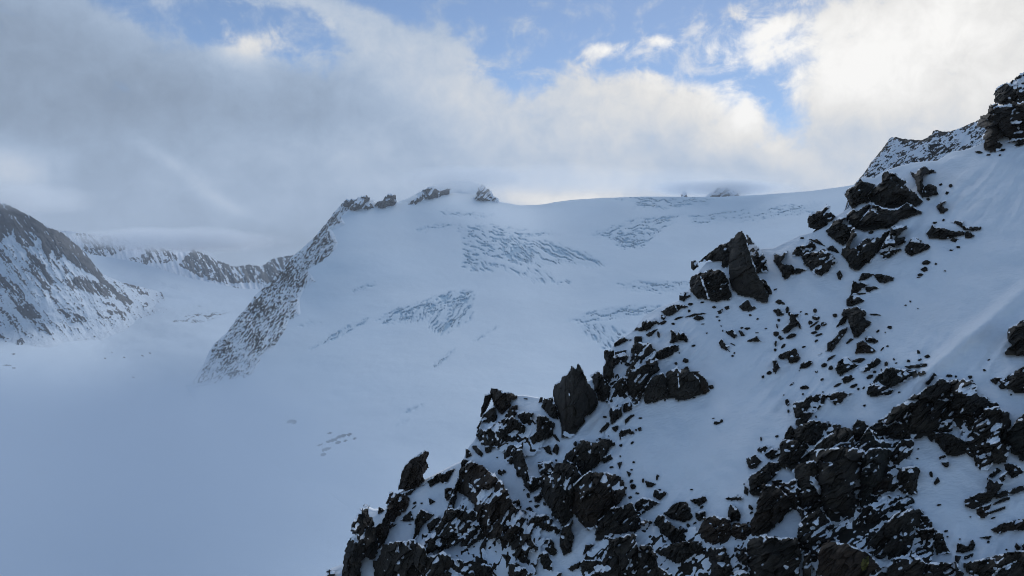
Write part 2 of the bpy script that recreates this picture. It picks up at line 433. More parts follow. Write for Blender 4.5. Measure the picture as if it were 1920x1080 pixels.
def left_rockness(X, Y):
    a, c = rot(X, Y, 52)
    n = 0.5 * fbm(a / 60, c / 9, 3, 118, 0.6) + 0.5 * fbm(a / 15, c / 3.4, 4, 120, 0.66) + 0.42 * fbm(X / 3.6, Y / 3, 2, 126)
    best = np.full(X.shape, -0.20) - 0.5 * sstep(620, 680, Y + 0.12 * X)
    for poly, b in LEFT_ROCK:
        sd = sdist(X, Y, poly) + 3 * fbm(X / 8, Y / 8, 3, 131)
        best = np.maximum(best, 0.8 * b + 0.26 - 1.2 * sstep(2.0, -5, sd))
    return n + best
def left_relief(X, Y, H):
    a, c = rot(X, Y, 60)
    gul = 1 - np.abs(fbm(a / 110, c / 26, 4, 140)) * 1.6
    return sstep(0, 25, H) * (3.5 * gul * sstep(700, 520, Y) + 5 * fbm(X / 40, Y / 30, 3, 141)) + 3.0 * np.clip(left_rockness(X, Y), -0.3, 0.6)
M_left = terrain_material('left_mountain_rock', (0.64, 0.71, 0.79), (0.034, 0.038, 0.046), (0.090, 0.098, 0.112), 0.035, bdist=5)  # snow colour darkened in place of shade on this flank
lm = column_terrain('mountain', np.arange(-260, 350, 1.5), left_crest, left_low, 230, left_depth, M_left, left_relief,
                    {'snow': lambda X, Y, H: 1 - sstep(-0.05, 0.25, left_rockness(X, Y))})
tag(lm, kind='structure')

# --- cirque wall at the head of the side valley ------------------------------------
Z1 = lambda p: tile(p, 0, 300, 2.348)
CIR = [(Z1([(330, 322), (400, 318), (440, 360), (475, 425), (440, 448), (375, 400)]), 0.05), (Z1([(440, 330), (560, 345), (578, 372), (530, 402), (480, 425), (445, 385)]), 0.08),
       (Z1([(555, 430), (620, 428), (640, 390), (700, 385), (765, 392), (790, 440), (710, 458), (640, 458), (580, 448)]), 0.06),
       (Z1([(785, 462), (850, 385), (950, 438), (1030, 468), (1100, 458), (1150, 468), (1200, 435), (1310, 412), (1400, 380), (1400, 480), (1300, 470), (1200, 545), (1100, 538), (1000, 545), (900, 524)]), 0.22),
       (Z1([(900, 555), (960, 560), (940, 570)]), 0.1), (Z1([(1000, 555), (1060, 560), (1040, 575)]), 0.1), (Z1([(560, 400), (640, 360), (760, 395), (700, 400)]), -0.1)]
cir_crest = lambda x: pl([(90, 432), (118, 432), (128, 433), (160, 438), (200, 440), (238, 446), (272, 455), (300, 462), (324, 468), (362, 466), (405, 487), (438, 500), (468, 496), (490, 500), (511, 485), (558, 476), (610, 455), (660, 440)], x) + 1.8 * fbm(x / 7, 0 * x, 4, 150)
cir_low = lambda x: pl([(90, 520), (200, 520), (300, 520), (380, 528), (450, 545), (520, 548), (660, 548)], x)
CIR_D = tps([(90, 440, 5000), (300, 462, 5200), (560, 478, 5200), (660, 440, 5000), (90, 520, 4500), (300, 515, 4550), (500, 545, 4650), (660, 548, 4500), (200, 480, 4800), (400, 505, 4850)])
def cir_rockness(X, Y):
    a, c = rot(X, Y, 62)
    n = 0.45 * fbm(a / 34, c / 7, 3, 158, 0.6) + 0.5 * fbm(a / 12, c / 3.6, 4, 160, 0.6) + 0.25 * fbm(X / 3.2, Y / 3, 2, 163)
    best = np.full(X.shape, -0.42) - 0.5 * sstep(500, 530, Y)
    for poly, b in CIR:
        best = np.maximum(best, b + 0.08 - 1.1 * sstep(2, -4, sdist(X, Y, poly) + 2 * fbm(X / 7, Y / 7, 2, 165)))
    return n + best
def cir_relief(X, Y, H):
    a, c = rot(X, Y, 75)
    return sstep(0, 12, H) * 9 * (1 - np.abs(fbm(a / 50, c / 12, 3, 170)) * 1.6) + 2 * np.clip(cir_rockness(X, Y), -0.3, 0.5)
M_cir = terrain_material('cirque_rock', (0.80, 0.84, 0.90), (0.036, 0.041, 0.047), (0.095, 0.103, 0.112), 0.025, bdist=5)
cw = column_terrain('cirque_wall', np.arange(90, 660, 1.5), cir_crest, cir_low, 110, CIR_D, M_cir, cir_relief, {'snow': lambda X, Y, H: 1 - sstep(-0.05, 0.3, cir_rockness(X, Y))})
tag(cw, kind='structure')

# --- snowfield of the side valley ----------------------------------------------------
VCREV = [([(312, 600), (345, 590), (385, 584), (445, 580), (430, 590), (385, 606), (330, 609)], -10, 16, 2.8, -0.02, 0.9), ([(290, 530), (330, 534), (375, 546), (350, 549), (300, 538)], 12, 30, 2.6, 0.0, 0.6),
         ([(295, 577), (340, 573), (440, 568), (430, 573), (340, 580), (305, 582)], -3, 40, 2.4, 0.1, 0.6), ([(385, 536), (470, 538), (460, 544), (400, 542)], 3, 20, 2.2, 0.05, 0.5)]
def val_crev(X, Y, *a):
    global CREV
    keep = CREV; CREV = VCREV
    r = crevasses(X, Y); CREV = keep
    return r
VSTONE = [(233, 670, 3, 1.6), (281, 662, 2.5, 1.5), (267, 667, 4, 1.2), (210, 660, 2, 1), (25, 664, 4, 1.6), (26, 690, 4, 1.5), (14, 685, 9, 1.4), (197, 672, 2, 1), (250, 708, 3, 1.5)]
def val_snow(X, Y, H):
    s = np.ones(X.shape)
    for cx, cy, w, h in VSTONE:
        s = np.minimum(s, 1 - 0.9 * sstep(1.3, 0.5, ((X - cx) / w) ** 2 + ((Y - cy) / h) ** 2))
    return s - 0.8 * np.clip(val_crev(X, Y), 0, 1)
M_field = terrain_material('valley_snowfield', (0.68, 0.765, 0.85), (0.03, 0.03, 0.035), (0.08, 0.08, 0.085), 0.03, ice=(0.37, 0.54, 0.67), bdist=1.2)  # snow toned below the glacier's: shade over the valley floor painted in
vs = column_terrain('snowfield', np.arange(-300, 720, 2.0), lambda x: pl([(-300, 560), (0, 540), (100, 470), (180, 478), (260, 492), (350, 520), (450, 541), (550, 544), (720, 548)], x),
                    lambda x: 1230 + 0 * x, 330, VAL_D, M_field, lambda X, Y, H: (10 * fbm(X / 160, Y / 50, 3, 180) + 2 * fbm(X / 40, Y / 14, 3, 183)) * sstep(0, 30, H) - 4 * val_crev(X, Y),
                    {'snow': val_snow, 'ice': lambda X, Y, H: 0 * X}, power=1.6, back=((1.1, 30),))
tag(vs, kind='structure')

# --- valley floor to the horizon ---------------------------------------------------------
n = 48
gx = np.linspace(-7000, 7000, n); gy = np.linspace(-3000, 6900, n)
GX, GY = np.meshgrid(gx, gy)
GZ = -560 + 25 * fbm(GX / 3000, GY / 3000, 3, 500)
tag(link('ground', np.stack([GX, GY, GZ], -1).reshape(-1, 3), grid_faces(n, n)[:, ::-1], M_ground), kind='structure')
# ------------------------------------------------------------------ near slope and its rocks
def PL(x, y): return 1.0 / (-0.0026 + 0.52e-5 * np.asarray(x, float) + 1.17e-5 * np.asarray(y, float))

CREST = [(560, 1150), (600, 1092), (622, 1071), (646, 1062), (652, 1040), (668, 985), (690, 953), (700, 958), (722, 958), (732, 942), (745, 930), (765, 918), (801, 900), (852, 873), (868, 866), (873, 852), (880, 838), (893, 822), (904, 790),
         (925, 760), (955, 748), (967, 743), (980, 741.5), (1011, 747), (1035, 755), (1060, 765), (1100, 716), (1128, 705), (1136, 668), (1152, 645), (1187, 620), (1208, 592), (1235, 577), (1272, 564), (1290, 545), (1305, 515), (1325, 492),
         (1345, 488), (1365, 480), (1400, 474), (1430, 466), (1450, 465), (1480, 451), (1502, 440), (1521, 437), (1540, 424), (1567, 405), (1596, 388), (1608, 350), (1616, 332.5), (1640, 333), (1653, 324), (1666, 318), (1690, 310), (1719, 304),
         (1758, 301), (1775, 290), (1787, 284), (1811, 281), (1830, 273), (1850, 266), (1880, 240), (1920, 195), (2000, 130), (2150, 40), (2320, -60)]

def slope_und(X, Y):
    D = PL(X, Y)
    q = np.stack([(X - CX) / F * D, D], 0)
    e, g = q[0] * 0.83 + q[1] * 0.55, q[1] * 0.83 - q[0] * 0.55
    rid = 1 - np.abs(fbm(e / 11, g / 2.6, 4, 620)) * 2
    return 0.60 * fbm(q[0] / 13, q[1] / 17, 3, 600) + 0.27 * fbm(q[0] / 2.6 + q[1] / 7, q[1] / 5.5 - q[0] / 9, 3, 610) + 0.32 * rid * sstep(-0.2, 0.5, fbm(q[0] / 16, q[1] / 16, 2, 625)) + 1.2 * np.exp(-((X - 1900 + (Y - 560) * 1.15) / 22.0) ** 2) * sstep(430, 640, Y) * sstep(760, 680, Y)

def SNOWD(x, y):
    x = np.asarray(x, float); y = np.asarray(y, float)
    return PL(x, y) - slope_und(x, y) * sstep(0, 14, y - pl(CREST, x))

_sx = np.concatenate([np.arange(560, 1930, 2.5), np.arange(1930, 2320, 12)])
slope = column_terrain('snow_slope', _sx, lambda x: pl(CREST, x), lambda x: 1500 + 0 * x, 330, lambda X, Y: PL(X, Y), M_slope,
                       lambda X, Y, H: slope_und(X, Y) * F / PL(X, Y) * sstep(0, 14, H) * 1.0, back=((1.015, 2), (1.06, 40), (1.2, 330), (1.5, 1100)), power=1.1)
tag(slope, kind='structure')

JAG = {'boulder': 0.45, 'rock_slab': 0.5, 'rock_pinnacle': 0.4, 'rock_fin': 0.5, 'stone': 0.5, 'rock_column': 0.5, 'rock_shoulder': 0.6, 'rock_ledge': 0.7}
def rock(name, poly, mat, snow=(), bias=0.0, depth=SNOWD, steep=0.85, step=1.6, strata=None, seed=0, jag=None, thick=0.6, capped=False, back_min=1.5, smooth=False, rough=1.0, grow=None, lichen=None, env=1.0):
    P = np.asarray(poly, float)
    x0, y0 = P.min(0) - 9; x1, y1 = P.max(0) + 9
    if strata is None: strata = -36 - 26 * float(sstep(1420, 1180, P[:, 0].mean())) - 9 * math.sin(seed * 2.4)
    if jag is None: jag = JAG.get(name, 0.85)
    area = 0.5 * abs(np.sum(P[:, 0] * np.roll(P[:, 1], -1) - P[:, 1] * np.roll(P[:, 0], -1)))
    size = math.sqrt(max(area, 4.0))
    step = min(step, max(0.8, size / 9))
    xs = np.arange(x0, x1 + step, step); ys = np.arange(y0, y1 + step, step)
    X, Y = np.meshgrid(xs, ys)
    rs = np.random.default_rng(1000 + seed)
    sd0 = sdist(X, Y, P)
    ja = jag * min(1.0, size / 30.0)
    grow = grow if grow is not None else (min(6.5, 1.0 + 0.085 * size) if name in ('crag', 'cliff') else min(2.0, 0.7 + 0.02 * size))
    big = float(sstep(30, 60, size))
    ar, cr = rot(X, Y, strata)
    sd = sd0 + grow + ja * ((2.4 + 1.6 * big) * fbm(ar / 26, cr / 13, 3, 700) + (2.0 + 0.8 * big) * fbm(ar / 9, cr / 4.5, 3, 710))
    mask = sd > 0
    # keep quads whose four corners are inside
    q = mask[:-1, :-1] & mask[1:, :-1] & mask[:-1, 1:] & mask[1:, 1:]
    if q.sum() < 4:
        sd = sd0; mask = sd > -step; q = mask[:-1, :-1] & mask[1:, :-1] & mask[:-1, 1:] & mask[1:, 1:]
    # foot of the rock below every column
    yb = np.array([ys[np.where(mask[:, j])[0].max()] if mask[:, j].any() else np.nan for j in range(len(xs))])
    ok = ~np.isnan(yb)
    yb = np.interp(xs, xs[ok], yb[ok])
    k = max(1, int(size * 0.25 / step)); ker = np.ones(2 * k + 1) / (2 * k + 1)
    yb = np.convolve(np.pad(yb, k, mode='edge'), ker, 'valid')
    YB = np.maximum(np.broadcast_to(yb[None], X.shape), Y)
    D = depth(X, Y) * (1 - steep) + depth(X, YB) * steep
    px = D / F
    # big facets: lower envelope of a few tilted planes
    cx, cy = P.mean(0)
    r = np.full(X.shape, 1e9)
    w = X.ptp() if hasattr(X, 'ptp') else np.ptp(X)
    nk = 9 if size > 45 else 6
    for i in range(nk):
        a = 2 * math.pi * (i + rs.uniform(-0.35, 0.35)) / nk
        g = rs.uniform(0.25, 0.9)
        h = size * rs.uniform(0.14, 0.30)
        r = np.minimum(r, h + g * ((X - cx) * math.cos(a) + (Y - cy) * math.sin(a)) * rs.uniform(0.6, 1.0))
    r = (np.maximum(r, -0.12 * size) + 0.12 * size) * env
    a, c = rot(X, Y, strata)
    wx = 0.22 * fbm(X / 30, Y / 30, 2, 720); wy = 0.22 * fbm(X / 30, Y / 30, 2, 722)
    snowf = np.zeros(X.shape); ST = (1.8, 3.0, 3.4)
    for lev, (s, amp) in enumerate(((min(max(size * 0.34, 12), 46), 1.0), (min(max(size * 0.13, 6.0), 17), 0.8), (5.2, 0.32))):
        if s > size * 0.8: continue
        dx, dy, bd, rn = cells(a / (s * ST[lev]) + wx + seed * 3.7, c / (s * 0.72) + wy, 730 + lev * 7)
        # local tilt in photo axes
        ux, uy = dx * s * ST[lev], dy * s * 0.72
        ang = math.radians(strata)
        qx = ux * math.cos(ang) - uy * math.sin(ang); qy = ux * math.sin(ang) + uy * math.cos(ang)
        gx = (rn[..., 2] - 0.5) * 1.6; gy = 0.15 + (rn[..., 3] - 0.40) * 1.9
        if lev == 2: rc = r.copy()
        r = r + rough * amp * (0.55 * s * (rn[..., 4] - 0.5) + 0.62 * (gx * qx + gy * qy))
        if lev < 2:
            crack = (1 - sstep(0.02, 0.11, bd * (0.6 + 1.6 * rn[..., 5]))) * (fbm(X / 24, Y / 24, 2, 760 + lev) > 0.05 - bias * 0.5)
            r = r - 2.0 * (1 - sstep(0.0, 0.10, bd))
            snowf = np.maximum(snowf, 0.75 * crack * sstep(0.3, 0.6, fbm(X / 13, Y / 13, 2, 770 + lev) + 0.25))
    if size <= 5.2 / 0.8: rc = r.copy()
    r = r + 0.6 * fbm(X / 4.5, Y / 4.5, 3, 780)
    wdt = min(9.0, 0.16 * size)
    r = r - 0.9 * np.clip(wdt - sd, 0, None) ** 1.0
    Df = D - r * px
    # stand clear of the snow it rises from
    Df = np.minimum(Df, depth(X, Y) - np.minimum(0.45, 0.06 + 0.12 * size * px))
    Dc = D - rc * px
    gy_, gx_ = np.gradient(Dc, step)
    ty = -gy_ * F / Dc; tx = -gx_ * F / Dc
    def blur(z):
        z = np.pad(z, 1, mode='edge')
        return (z[:-2, 1:-1] + z[2:, 1:-1] + z[1:-1, :-2] + z[1:-1, 2:] + 2 * z[1:-1, 1:-1]) / 6
    ty = blur(np.clip(ty, -3, 3)); tx = blur(np.clip(tx, -3, 3))
    nzv = ty / np.sqrt(1 + tx * tx + ty * ty)
    conc = rc.copy()
    for _ in range(4): conc = blur(conc)
    conc = conc - rc
    pt = fbm(X / 42, Y / 34, 3, 790)
    s_ = 1.25 * nzv + 0.16 * np.clip(conc, -2, 3) + 0.55 * pt + 0.20 * fbm(a / 20, c / 5.0, 2, 795) * sstep(-0.3, 0.5, pt + bias) + bias + 0.05 * float(bias > 0) + 0.04 * float(name in ('crag', 'cliff')) - 0.17
    snowv = np.maximum(sstep(0.66, 0.88, s_), snowf * sstep(-0.5, -0.2, bias))
    vein = sstep(0.91, 0.97, 1 - 1.3 * np.abs(fbm(a / 34 + wx, c / 13 + wy, 3, 800))) * sstep(-0.15, 0.25, fbm(X / 20, Y / 20, 2, 810) + 0.6 * bias)
    snowv = np.maximum(snowv, 0.9 * vein)
    snowv = sstep(0.32, 0.68, blur(blur(snowv)))
    ytop = np.array([ys[np.where(mask[:, j])[0].min()] if mask[:, j].any() else 1e6 for j in range(len(xs))])[None]
    rim = sstep(1.0, -0.6, Y - ytop - 2.6 - 3.2 * fbm(X / 15, Y / 40, 3, 820)) * sstep(-0.30, 0.0, fbm(X / 28, Y / 28, 2, 825)) * sstep(9, 16, size)
    snowv = np.maximum(snowv, rim)
    caps = []
    for sp in snow:
        sq = np.asarray(sp, float); sA = 0.5 * abs(np.sum(sq[:, 0] * np.roll(sq[:, 1], -1) - sq[:, 1] * np.roll(sq[:, 0], -1)))
        sL = np.hypot(*(sq - np.roll(sq, 1, 0)).T).sum()
        m = sdist(X, Y, sp) + 1.8 * fbm(X / 5, Y / 5, 3, 798)
        snowv = np.maximum(snowv, sstep(-0.8, 1.2, m))
        if 12.57 * sA / sL ** 2 > 0.22 and sA > 30: caps.append(m)
        else: Df = Df - 1.0 * px * sstep(-1, 3, m)
    # index used vertices
    use = np.zeros(mask.shape, bool)
    use[:-1, :-1] |= q; use[1:, :-1] |= q; use[:-1, 1:] |= q; use[1:, 1:] |= q
    idx = -np.ones(mask.shape, int); idx[use] = np.arange(use.sum()); n0 = int(use.sum())
    front = at(X[use], Y[use], Df[use])
    I, J = np.where(q)
    faces = np.stack([idx[I, J], idx[I + 1, J], idx[I + 1, J + 1], idx[I, J + 1]], -1)
    Db = np.maximum(depth(X, YB) + thick * size * px, Df + 0.25 * size * px)
    if not capped: Db = np.maximum(Db, depth(X, Y) + back_min)
    # side walls along the outline, back to the slope
    ed = np.concatenate([faces[:, [0, 1]], faces[:, [1, 2]], faces[:, [2, 3]], faces[:, [3, 0]]])
    key = np.sort(ed, 1); u, inv, cnt = np.unique(key[:, 0].astype(np.int64) * (n0 + 1) + key[:, 1], return_inverse=True, return_counts=True)
    be = ed[cnt[inv] == 1]
    if capped:
        back = at(X[use], Y[use], Db[use])
        V = np.concatenate([front, back])
        f2 = faces[:, ::-1] + n0
        walls = np.stack([be[:, 1], be[:, 0], be[:, 0] + n0, be[:, 1] + n0], -1)
        Fc = np.concatenate([faces, f2, walls])
        sn = np.concatenate([snowv[use], snowv[use] * 0.5])
    else:
        bv = np.unique(be); mp = -np.ones(n0, int); mp[bv] = np.arange(len(bv)) + n0
        back = at(X[use][bv], Y[use][bv], Db[use][bv])
        V = np.concatenate([front, back])
        walls = np.stack([be[:, 1], be[:, 0], mp[be[:, 0]], mp[be[:, 1]]], -1)
        Fc = np.concatenate([faces, walls])
        sn = np.concatenate([snowv[use], 0.3 * snowv[use][bv]])
    org = front[np.argmin(front[:, 2])]
    o = link(name, V, Fc, mat, {'snow': sn}, origin=org, smooth=smooth)
    for m in caps + ([lichen(X, Y)] if lichen is not None else []):
        isl = lichen is not None
        cm = (m > 0) & mask
        cq = cm[:-1, :-1] & cm[1:, :-1] & cm[:-1, 1:] & cm[1:, 1:]
        if cq.sum() < 4: continue
        cu = np.zeros(mask.shape, bool)
        cu[:-1, :-1] |= cq; cu[1:, :-1] |= cq; cu[:-1, 1:] |= cq; cu[1:, 1:] |= cq
        ci = -np.ones(mask.shape, int); ci[cu] = np.arange(cu.sum()); nn = int(cu.sum())
        Dk = Df
        for _ in range(0 if isl else 6): Dk = blur(Dk)
        Dcap = np.minimum(Dk, Df) - px * ((0.3 + 0.5 * sstep(0, 2, m)) if isl else (0.5 + 2.4 * sstep(0, 7, m)))
        I, J = np.where(cq)
        cf = np.stack([ci[I, J], ci[I + 1, J], ci[I + 1, J + 1], ci[I, J + 1]], -1)
        ed = np.concatenate([cf[:, [0, 1]], cf[:, [1, 2]], cf[:, [2, 3]], cf[:, [3, 0]]]); key = np.sort(ed, 1)
        u, inv, cnt = np.unique(key[:, 0].astype(np.int64) * (nn + 1) + key[:, 1], return_inverse=True, return_counts=True)
        be = ed[cnt[inv] == 1]
        V2 = np.concatenate([at(X[cu], Y[cu], Dcap[cu]), at(X[cu], Y[cu], Df[cu] + 0.3 * px[cu])])
        w2 = np.stack([be[:, 1], be[:, 0], be[:, 0] + nn, be[:, 1] + nn], -1)
        link('lichen_patch' if isl else 'snow_cap', V2 - org, np.concatenate([cf, cf[:, ::-1] + nn, w2]), M_lichen if isl else M_slope, parent=o)
    o['_px'] = (float(cx), float(cy), float(size))
    return o

TILES = {'1': (1500, 130), '2': (1480, 300), '3': (1180, 400), '4': (1500, 500), '5': (1100, 560), '6': (1380, 660), '7': (1500, 844), '8': (1640, 660),
         'A': (860, 640), 'B': (600, 844), 'C': (860, 844), 'D': (1160, 844), 'X': (0, 0)}
def tp(t, p):
    ox, oy = TILES[t]
    return tile(p, ox, oy, 4.5714 if t != '8' else 4.575)

ROCKS = []
def R(t, name, poly, label=None, m='d', snow=(), **k):
    ROCKS.append((t, name, poly, label, m, snow, k))
# crag at the top right
R('1', 'crag', [(1800,135),(1725,160),(1690,225),(1692,270),(1740,285),(1830,300),(2100,290),(2100,0),(1990,40),(1900,62)], 'dark snow-topped crag block at the top right end of the skyline', 'd', [[(1785,140),(1850,95),(1910,58),(2100,-10),(2100,60),(1920,112),(1850,140)]], capped=True)
R('1', 'crag', [(1640,320),(1632,350),(1640,385),(1560,430),(1535,460),(1600,490),(1620,530),(1590,560),(1600,660),(1640,680),(1690,680),(1700,640),(1650,590),(1770,540),(1780,560),(1800,580),(2100,560),(2100,300),(1830,300),(1800,315),(1700,330)], 'broad brown crag under the snow-topped block at the skyline', 'b', [[(1690,325),(1710,290),(1760,280),(1835,308),(1800,320)],[(1790,458),(1840,435),(1920,445),(1860,472)]], bias=-0.1, capped=True)
R('1', 'rock_ledge', [(1760,625),(1800,600),(2100,575),(2100,620),(1900,650),(1850,665),(1825,655),(1880,620)], 'tilted dark slabs in the snow below the skyline crag', 'd')
# boulder group below it
R('2', 'boulder', [(840,95),(800,140),(790,190),(665,300),(720,390),(900,430),(1000,375),(1080,395),(1145,350),(1120,310),(1060,280),(985,215),(1015,190),(900,115)], 'huge peaked boulder crowning the boulder group under the speckled ridge', 'd', bias=-0.2, capped=True)
R('2', 'rock_slab', [(720,388),(690,430),(600,520),(590,580),(640,605),(760,590),(880,570),(940,520),(1130,450),(1140,435),(1010,378),(900,430)], 'wide wedge-shaped slab directly under the huge peaked boulder', 'd', bias=-0.25)
R('2', 'boulder', [(610,155),(560,210),(500,245),(470,280),(490,330),(520,390),(545,425),(590,375),(650,360),(700,380),(665,300),(740,210),(680,195),(630,180)], 'snow-capped boulder leaning on the left of the huge peaked boulder', 'd', [[(612,150),(640,145),(735,165),(735,205),(680,200),(625,180)]], bias=-0.2, capped=True)
R('2', 'boulder', [(545,425),(490,465),(500,530),(560,585),(600,590),(590,560),(690,440),(690,385),(640,398),(580,432)], 'narrow dark boulder wedged under the snow-capped boulder', 'd', bias=-0.1)
R('2', 'boulder', [(320,385),(275,425),(170,465),(160,520),(170,575),(215,590),(270,570),(330,530),(400,490),(385,465),(340,440),(355,410)], 'detached knobbly boulder on the snow crest left of the boulder group', 'd', capped=True)
R('2', 'rock_slab', [(190,625),(240,580),(330,540),(320,560),(260,590)], 'thin dark slab just under the detached knobbly boulder', 'd')
R('2', 'boulder', [(490,480),(400,510),(310,600),(340,650),(460,735),(500,690),(545,600),(530,560),(520,570),(480,555),(450,545)], 'smooth dark boulder with a wind-scooped snow hollow along its left side', 'd', bias=-0.25)
R('2', 'rock_outcrop', [(545,590),(500,690),(460,760),(455,825),(490,840),(510,900),(530,930),(590,935),(640,900),(700,845),(770,780),(800,720),(850,680),(880,590),(810,620),(790,650),(700,680),(640,690),(560,745),(515,750),(570,640)], 'large dark outcrop at the foot of the boulder group', 'd', bias=-0.12)
R('2', 'rock_outcrop', [(880,575),(860,640),(830,680),(770,780),(800,845),(840,845),(960,770),(900,740),(1000,700),(1000,670),(900,670),(960,620),(1025,570),(960,560)], 'broken snow-dusted rubble outcrop right of the boulder group foot', 'd', bias=0.12)
R('2', 'boulder', [(1040,670),(985,770),(1000,800),(1045,820),(1130,790),(1205,755),(1200,730),(1120,715),(1130,690),(1090,660)], 'boulder with white snow crown right of the rubble outcrop', 'g', [[(1035,700),(1050,670),(1110,680),(1125,712)]])
R('2', 'rock_fin', [(1150,60),(1100,85),(1090,115),(1042,105),(1060,140),(1090,200),(1100,260),(1125,300),(1145,320),(1160,270),(1140,190),(1150,125),(1260,103),(1200,70)], 'black Y-shaped rock fin in a snow hollow above the boulder group', 'd', bias=-0.3)
R('2', 'boulder', [(1190,205),(1150,240),(1130,310),(1170,320),(1285,295),(1260,260),(1270,235),(1230,215)], 'small dark boulder at the foot of the Y-shaped fin', 'd')
R('2', 'boulder', [(1300,345),(1290,370),(1258,395),(1290,455),(1310,460),(1370,420),(1330,410),(1310,380),(1360,345)], 'single curved stone alone on the snow right of the boulder group', 'd')
R('2', 'boulder', [(1225,560),(1170,625),(1200,665),(1320,680),(1500,640),(1505,615),(1400,610),(1300,580)], 'long low dark boulder alone in the upper snowfield', 'd', bias=-0.2)
R('2', 'rock_ledge', [(1380,525),(1420,510),(1500,515),(1480,560),(1560,575),(1650,575),(1640,600),(1560,605),(1490,600),(1470,570)], 'thin jagged ledge just above the long low boulder', 'd')
R('2', 'boulder', [(1510,620),(1530,605),(1590,650),(1560,665),(1510,668)], 'triangular stone touching the right tip of the long low boulder', 'd')
R('2', 'boulder', [(1380,690),(1400,670),(1450,680),(1430,705)], 'round stone just below the long low boulder', 'g')
R('2', 'rock_outcrop', [(280,760),(240,790),(150,790),(110,830),(120,890),(160,920),(210,980),(270,985),(340,945),(350,925),(410,870),(380,830),(320,780)], 'rounded snow-streaked outcrop right of the grey pinnacle across the snow saddle', 'g', bias=0.08)
R('2', 'rock_ledge', [(320,750),(370,730),(440,800),(390,790),(330,770)], 'short tilted ledge right above the rounded snow-streaked outcrop', 'd')
R('2', 'rock_ledge', [(170,680),(240,680),(310,740),(250,720)], 'thin slanting ledge above the rounded snow-streaked outcrop', 'd')
R('3', 'rock_outcrop', [(1370,300),(1300,350),(1240,350),(1240,410),(1290,470),(1310,540),(1340,570),(1400,520),(1460,515),(1515,480),(1480,465),(1420,480),(1400,445),(1290,440),(1310,390),(1350,350)], 'hook-shaped outcrop on the right wall of the snow saddle', 'd', bias=0.05)
R('3', 'rock_outcrop', [(1560,245),(1440,290),(1380,360),(1420,365),(1470,360),(1490,400),(1500,410),(1600,290),(1590,260)], 'snow-streaked rock between the hook-shaped and the rounded outcrop', 'g', bias=0.08)
# grey pinnacle
R('3', 'rock_pinnacle', [(965,148),(920,175),(870,210),(860,240),(880,300),(850,420),(850,560),(880,650),(930,700),(1030,715),(1100,745),(1150,768),(1195,760),(1190,690),(1160,640),(1130,560),(1090,520),(1060,400),(1020,290),(990,180)], 'tall smooth grey pinnacle with a pointed top on the ridge crest', 'p', bias=-0.6, capped=True, steep=0.95, rough=0.35, jag=0.5, grow=0.8)
R('3', 'rock_flank', [(990,165),(1020,290),(1060,400),(1090,510),(1180,500),(1185,450),(1170,380),(1100,280),(1040,230)], 'snow-plastered right flank block of the tall grey pinnacle', 'd', bias=0.35, capped=True)
R('3', 'rock_flank', [(1130,560),(1160,640),(1190,690),(1225,690),(1220,650),(1180,600),(1165,570)], 'small dark splinter at the lower right of the tall grey pinnacle', 'd')
R('3', 'rock_shoulder', [(870,215),(850,250),(780,270),(700,330),(640,370),(600,420),(660,405),(800,405),(790,450),(830,480),(855,420),(880,300)], 'sloping left shoulder block of the tall grey pinnacle above a snow ledge', 'd', bias=-0.15, capped=True)
R('3', 'boulder', [(620,500),(560,520),(535,540),(522,610),(530,670),(580,720),(680,732),(740,752),(855,735),(880,700),(850,640),(845,570),(800,500),(760,480)], 'squat cracked block below the snow ledge left of the grey pinnacle', 'd', [[(605,535),(620,540),(640,600),(680,715),(690,735),(672,733),(650,660),(622,600)],[(640,603),(700,590),(705,598),(650,612)]], bias=-0.2, capped=True)
R('3', 'boulder', [(555,402),(527,415),(530,470),(550,490),(590,460),(585,410)], 'small square block at the left corner of the pinnacle snow ledge', 'd', capped=True)
R('3', 'boulder', [(1015,730),(960,770),(938,800),(970,835),(1030,840),(1090,810),(1080,790),(1050,790)], 'rounded greenish-grey boulder right below the tall grey pinnacle', 'g', bias=-0.1)
R('3', 'boulder', [(755,840),(800,820),(790,855),(765,860)], None); R('3', 'boulder', [(815,805),(850,792),(855,815),(830,827)], None)
R('3', 'boulder', [(440,680),(490,670),(525,690),(520,715),(480,735),(470,760),(430,745),(425,710)], 'striped dark block on the crest at the foot of the squat cracked block', 'd', bias=0.1, capped=True)
R('3', 'boulder', [(275,835),(350,790),(450,780),(520,800),(440,815),(370,870),(330,880),(290,865)], 'long lens-shaped boulder on the crest with two white cracks', 'd', [[(383,785),(392,783),(415,830),(405,835)]], bias=-0.3)
R('3', 'boulder', [(275,870),(320,890),(310,915),(275,910)], None)
R('3', 'rock_outcrop', [(105,930),(140,905),(190,920),(215,905),(250,935),(150,1000),(30,1010),(60,975),(110,975)], 'notched dark outcrop on the crest below the lens-shaped boulder', 'd', capped=True)
R('3', 'boulder', [(140,1040),(170,1015),(240,992),(190,1050),(160,1055)], None)
R('3', 'rock_ledge', [(470,890),(550,860),(640,855),(660,860),(570,875),(500,895)], None); R('3', 'boulder', [(545,900),(580,875),(630,885),(640,905),(590,920)], None)
R('5', 'rock_outcrop', [(715,270),(740,270),(770,300),(800,260),(850,310),(870,340),(855,375),(800,350),(770,370),(730,390),(715,380),(730,330)], 'splintered outcrop of upright dark fins on the slope below the crest', 'd', bias=0.12)
R('5', 'boulder', [(725,395),(680,410),(600,460),(580,520),(640,520),(720,490),(790,435),(785,405)], 'long rounded sausage-shaped boulder just below the splintered fins', 'd', bias=-0.25)
R('3', 'boulder', [(1230,830),(1275,815),(1335,850),(1320,875),(1270,880)], None); R('3', 'boulder', [(1250,760),(1280,738),(1330,770),(1290,782)], None)
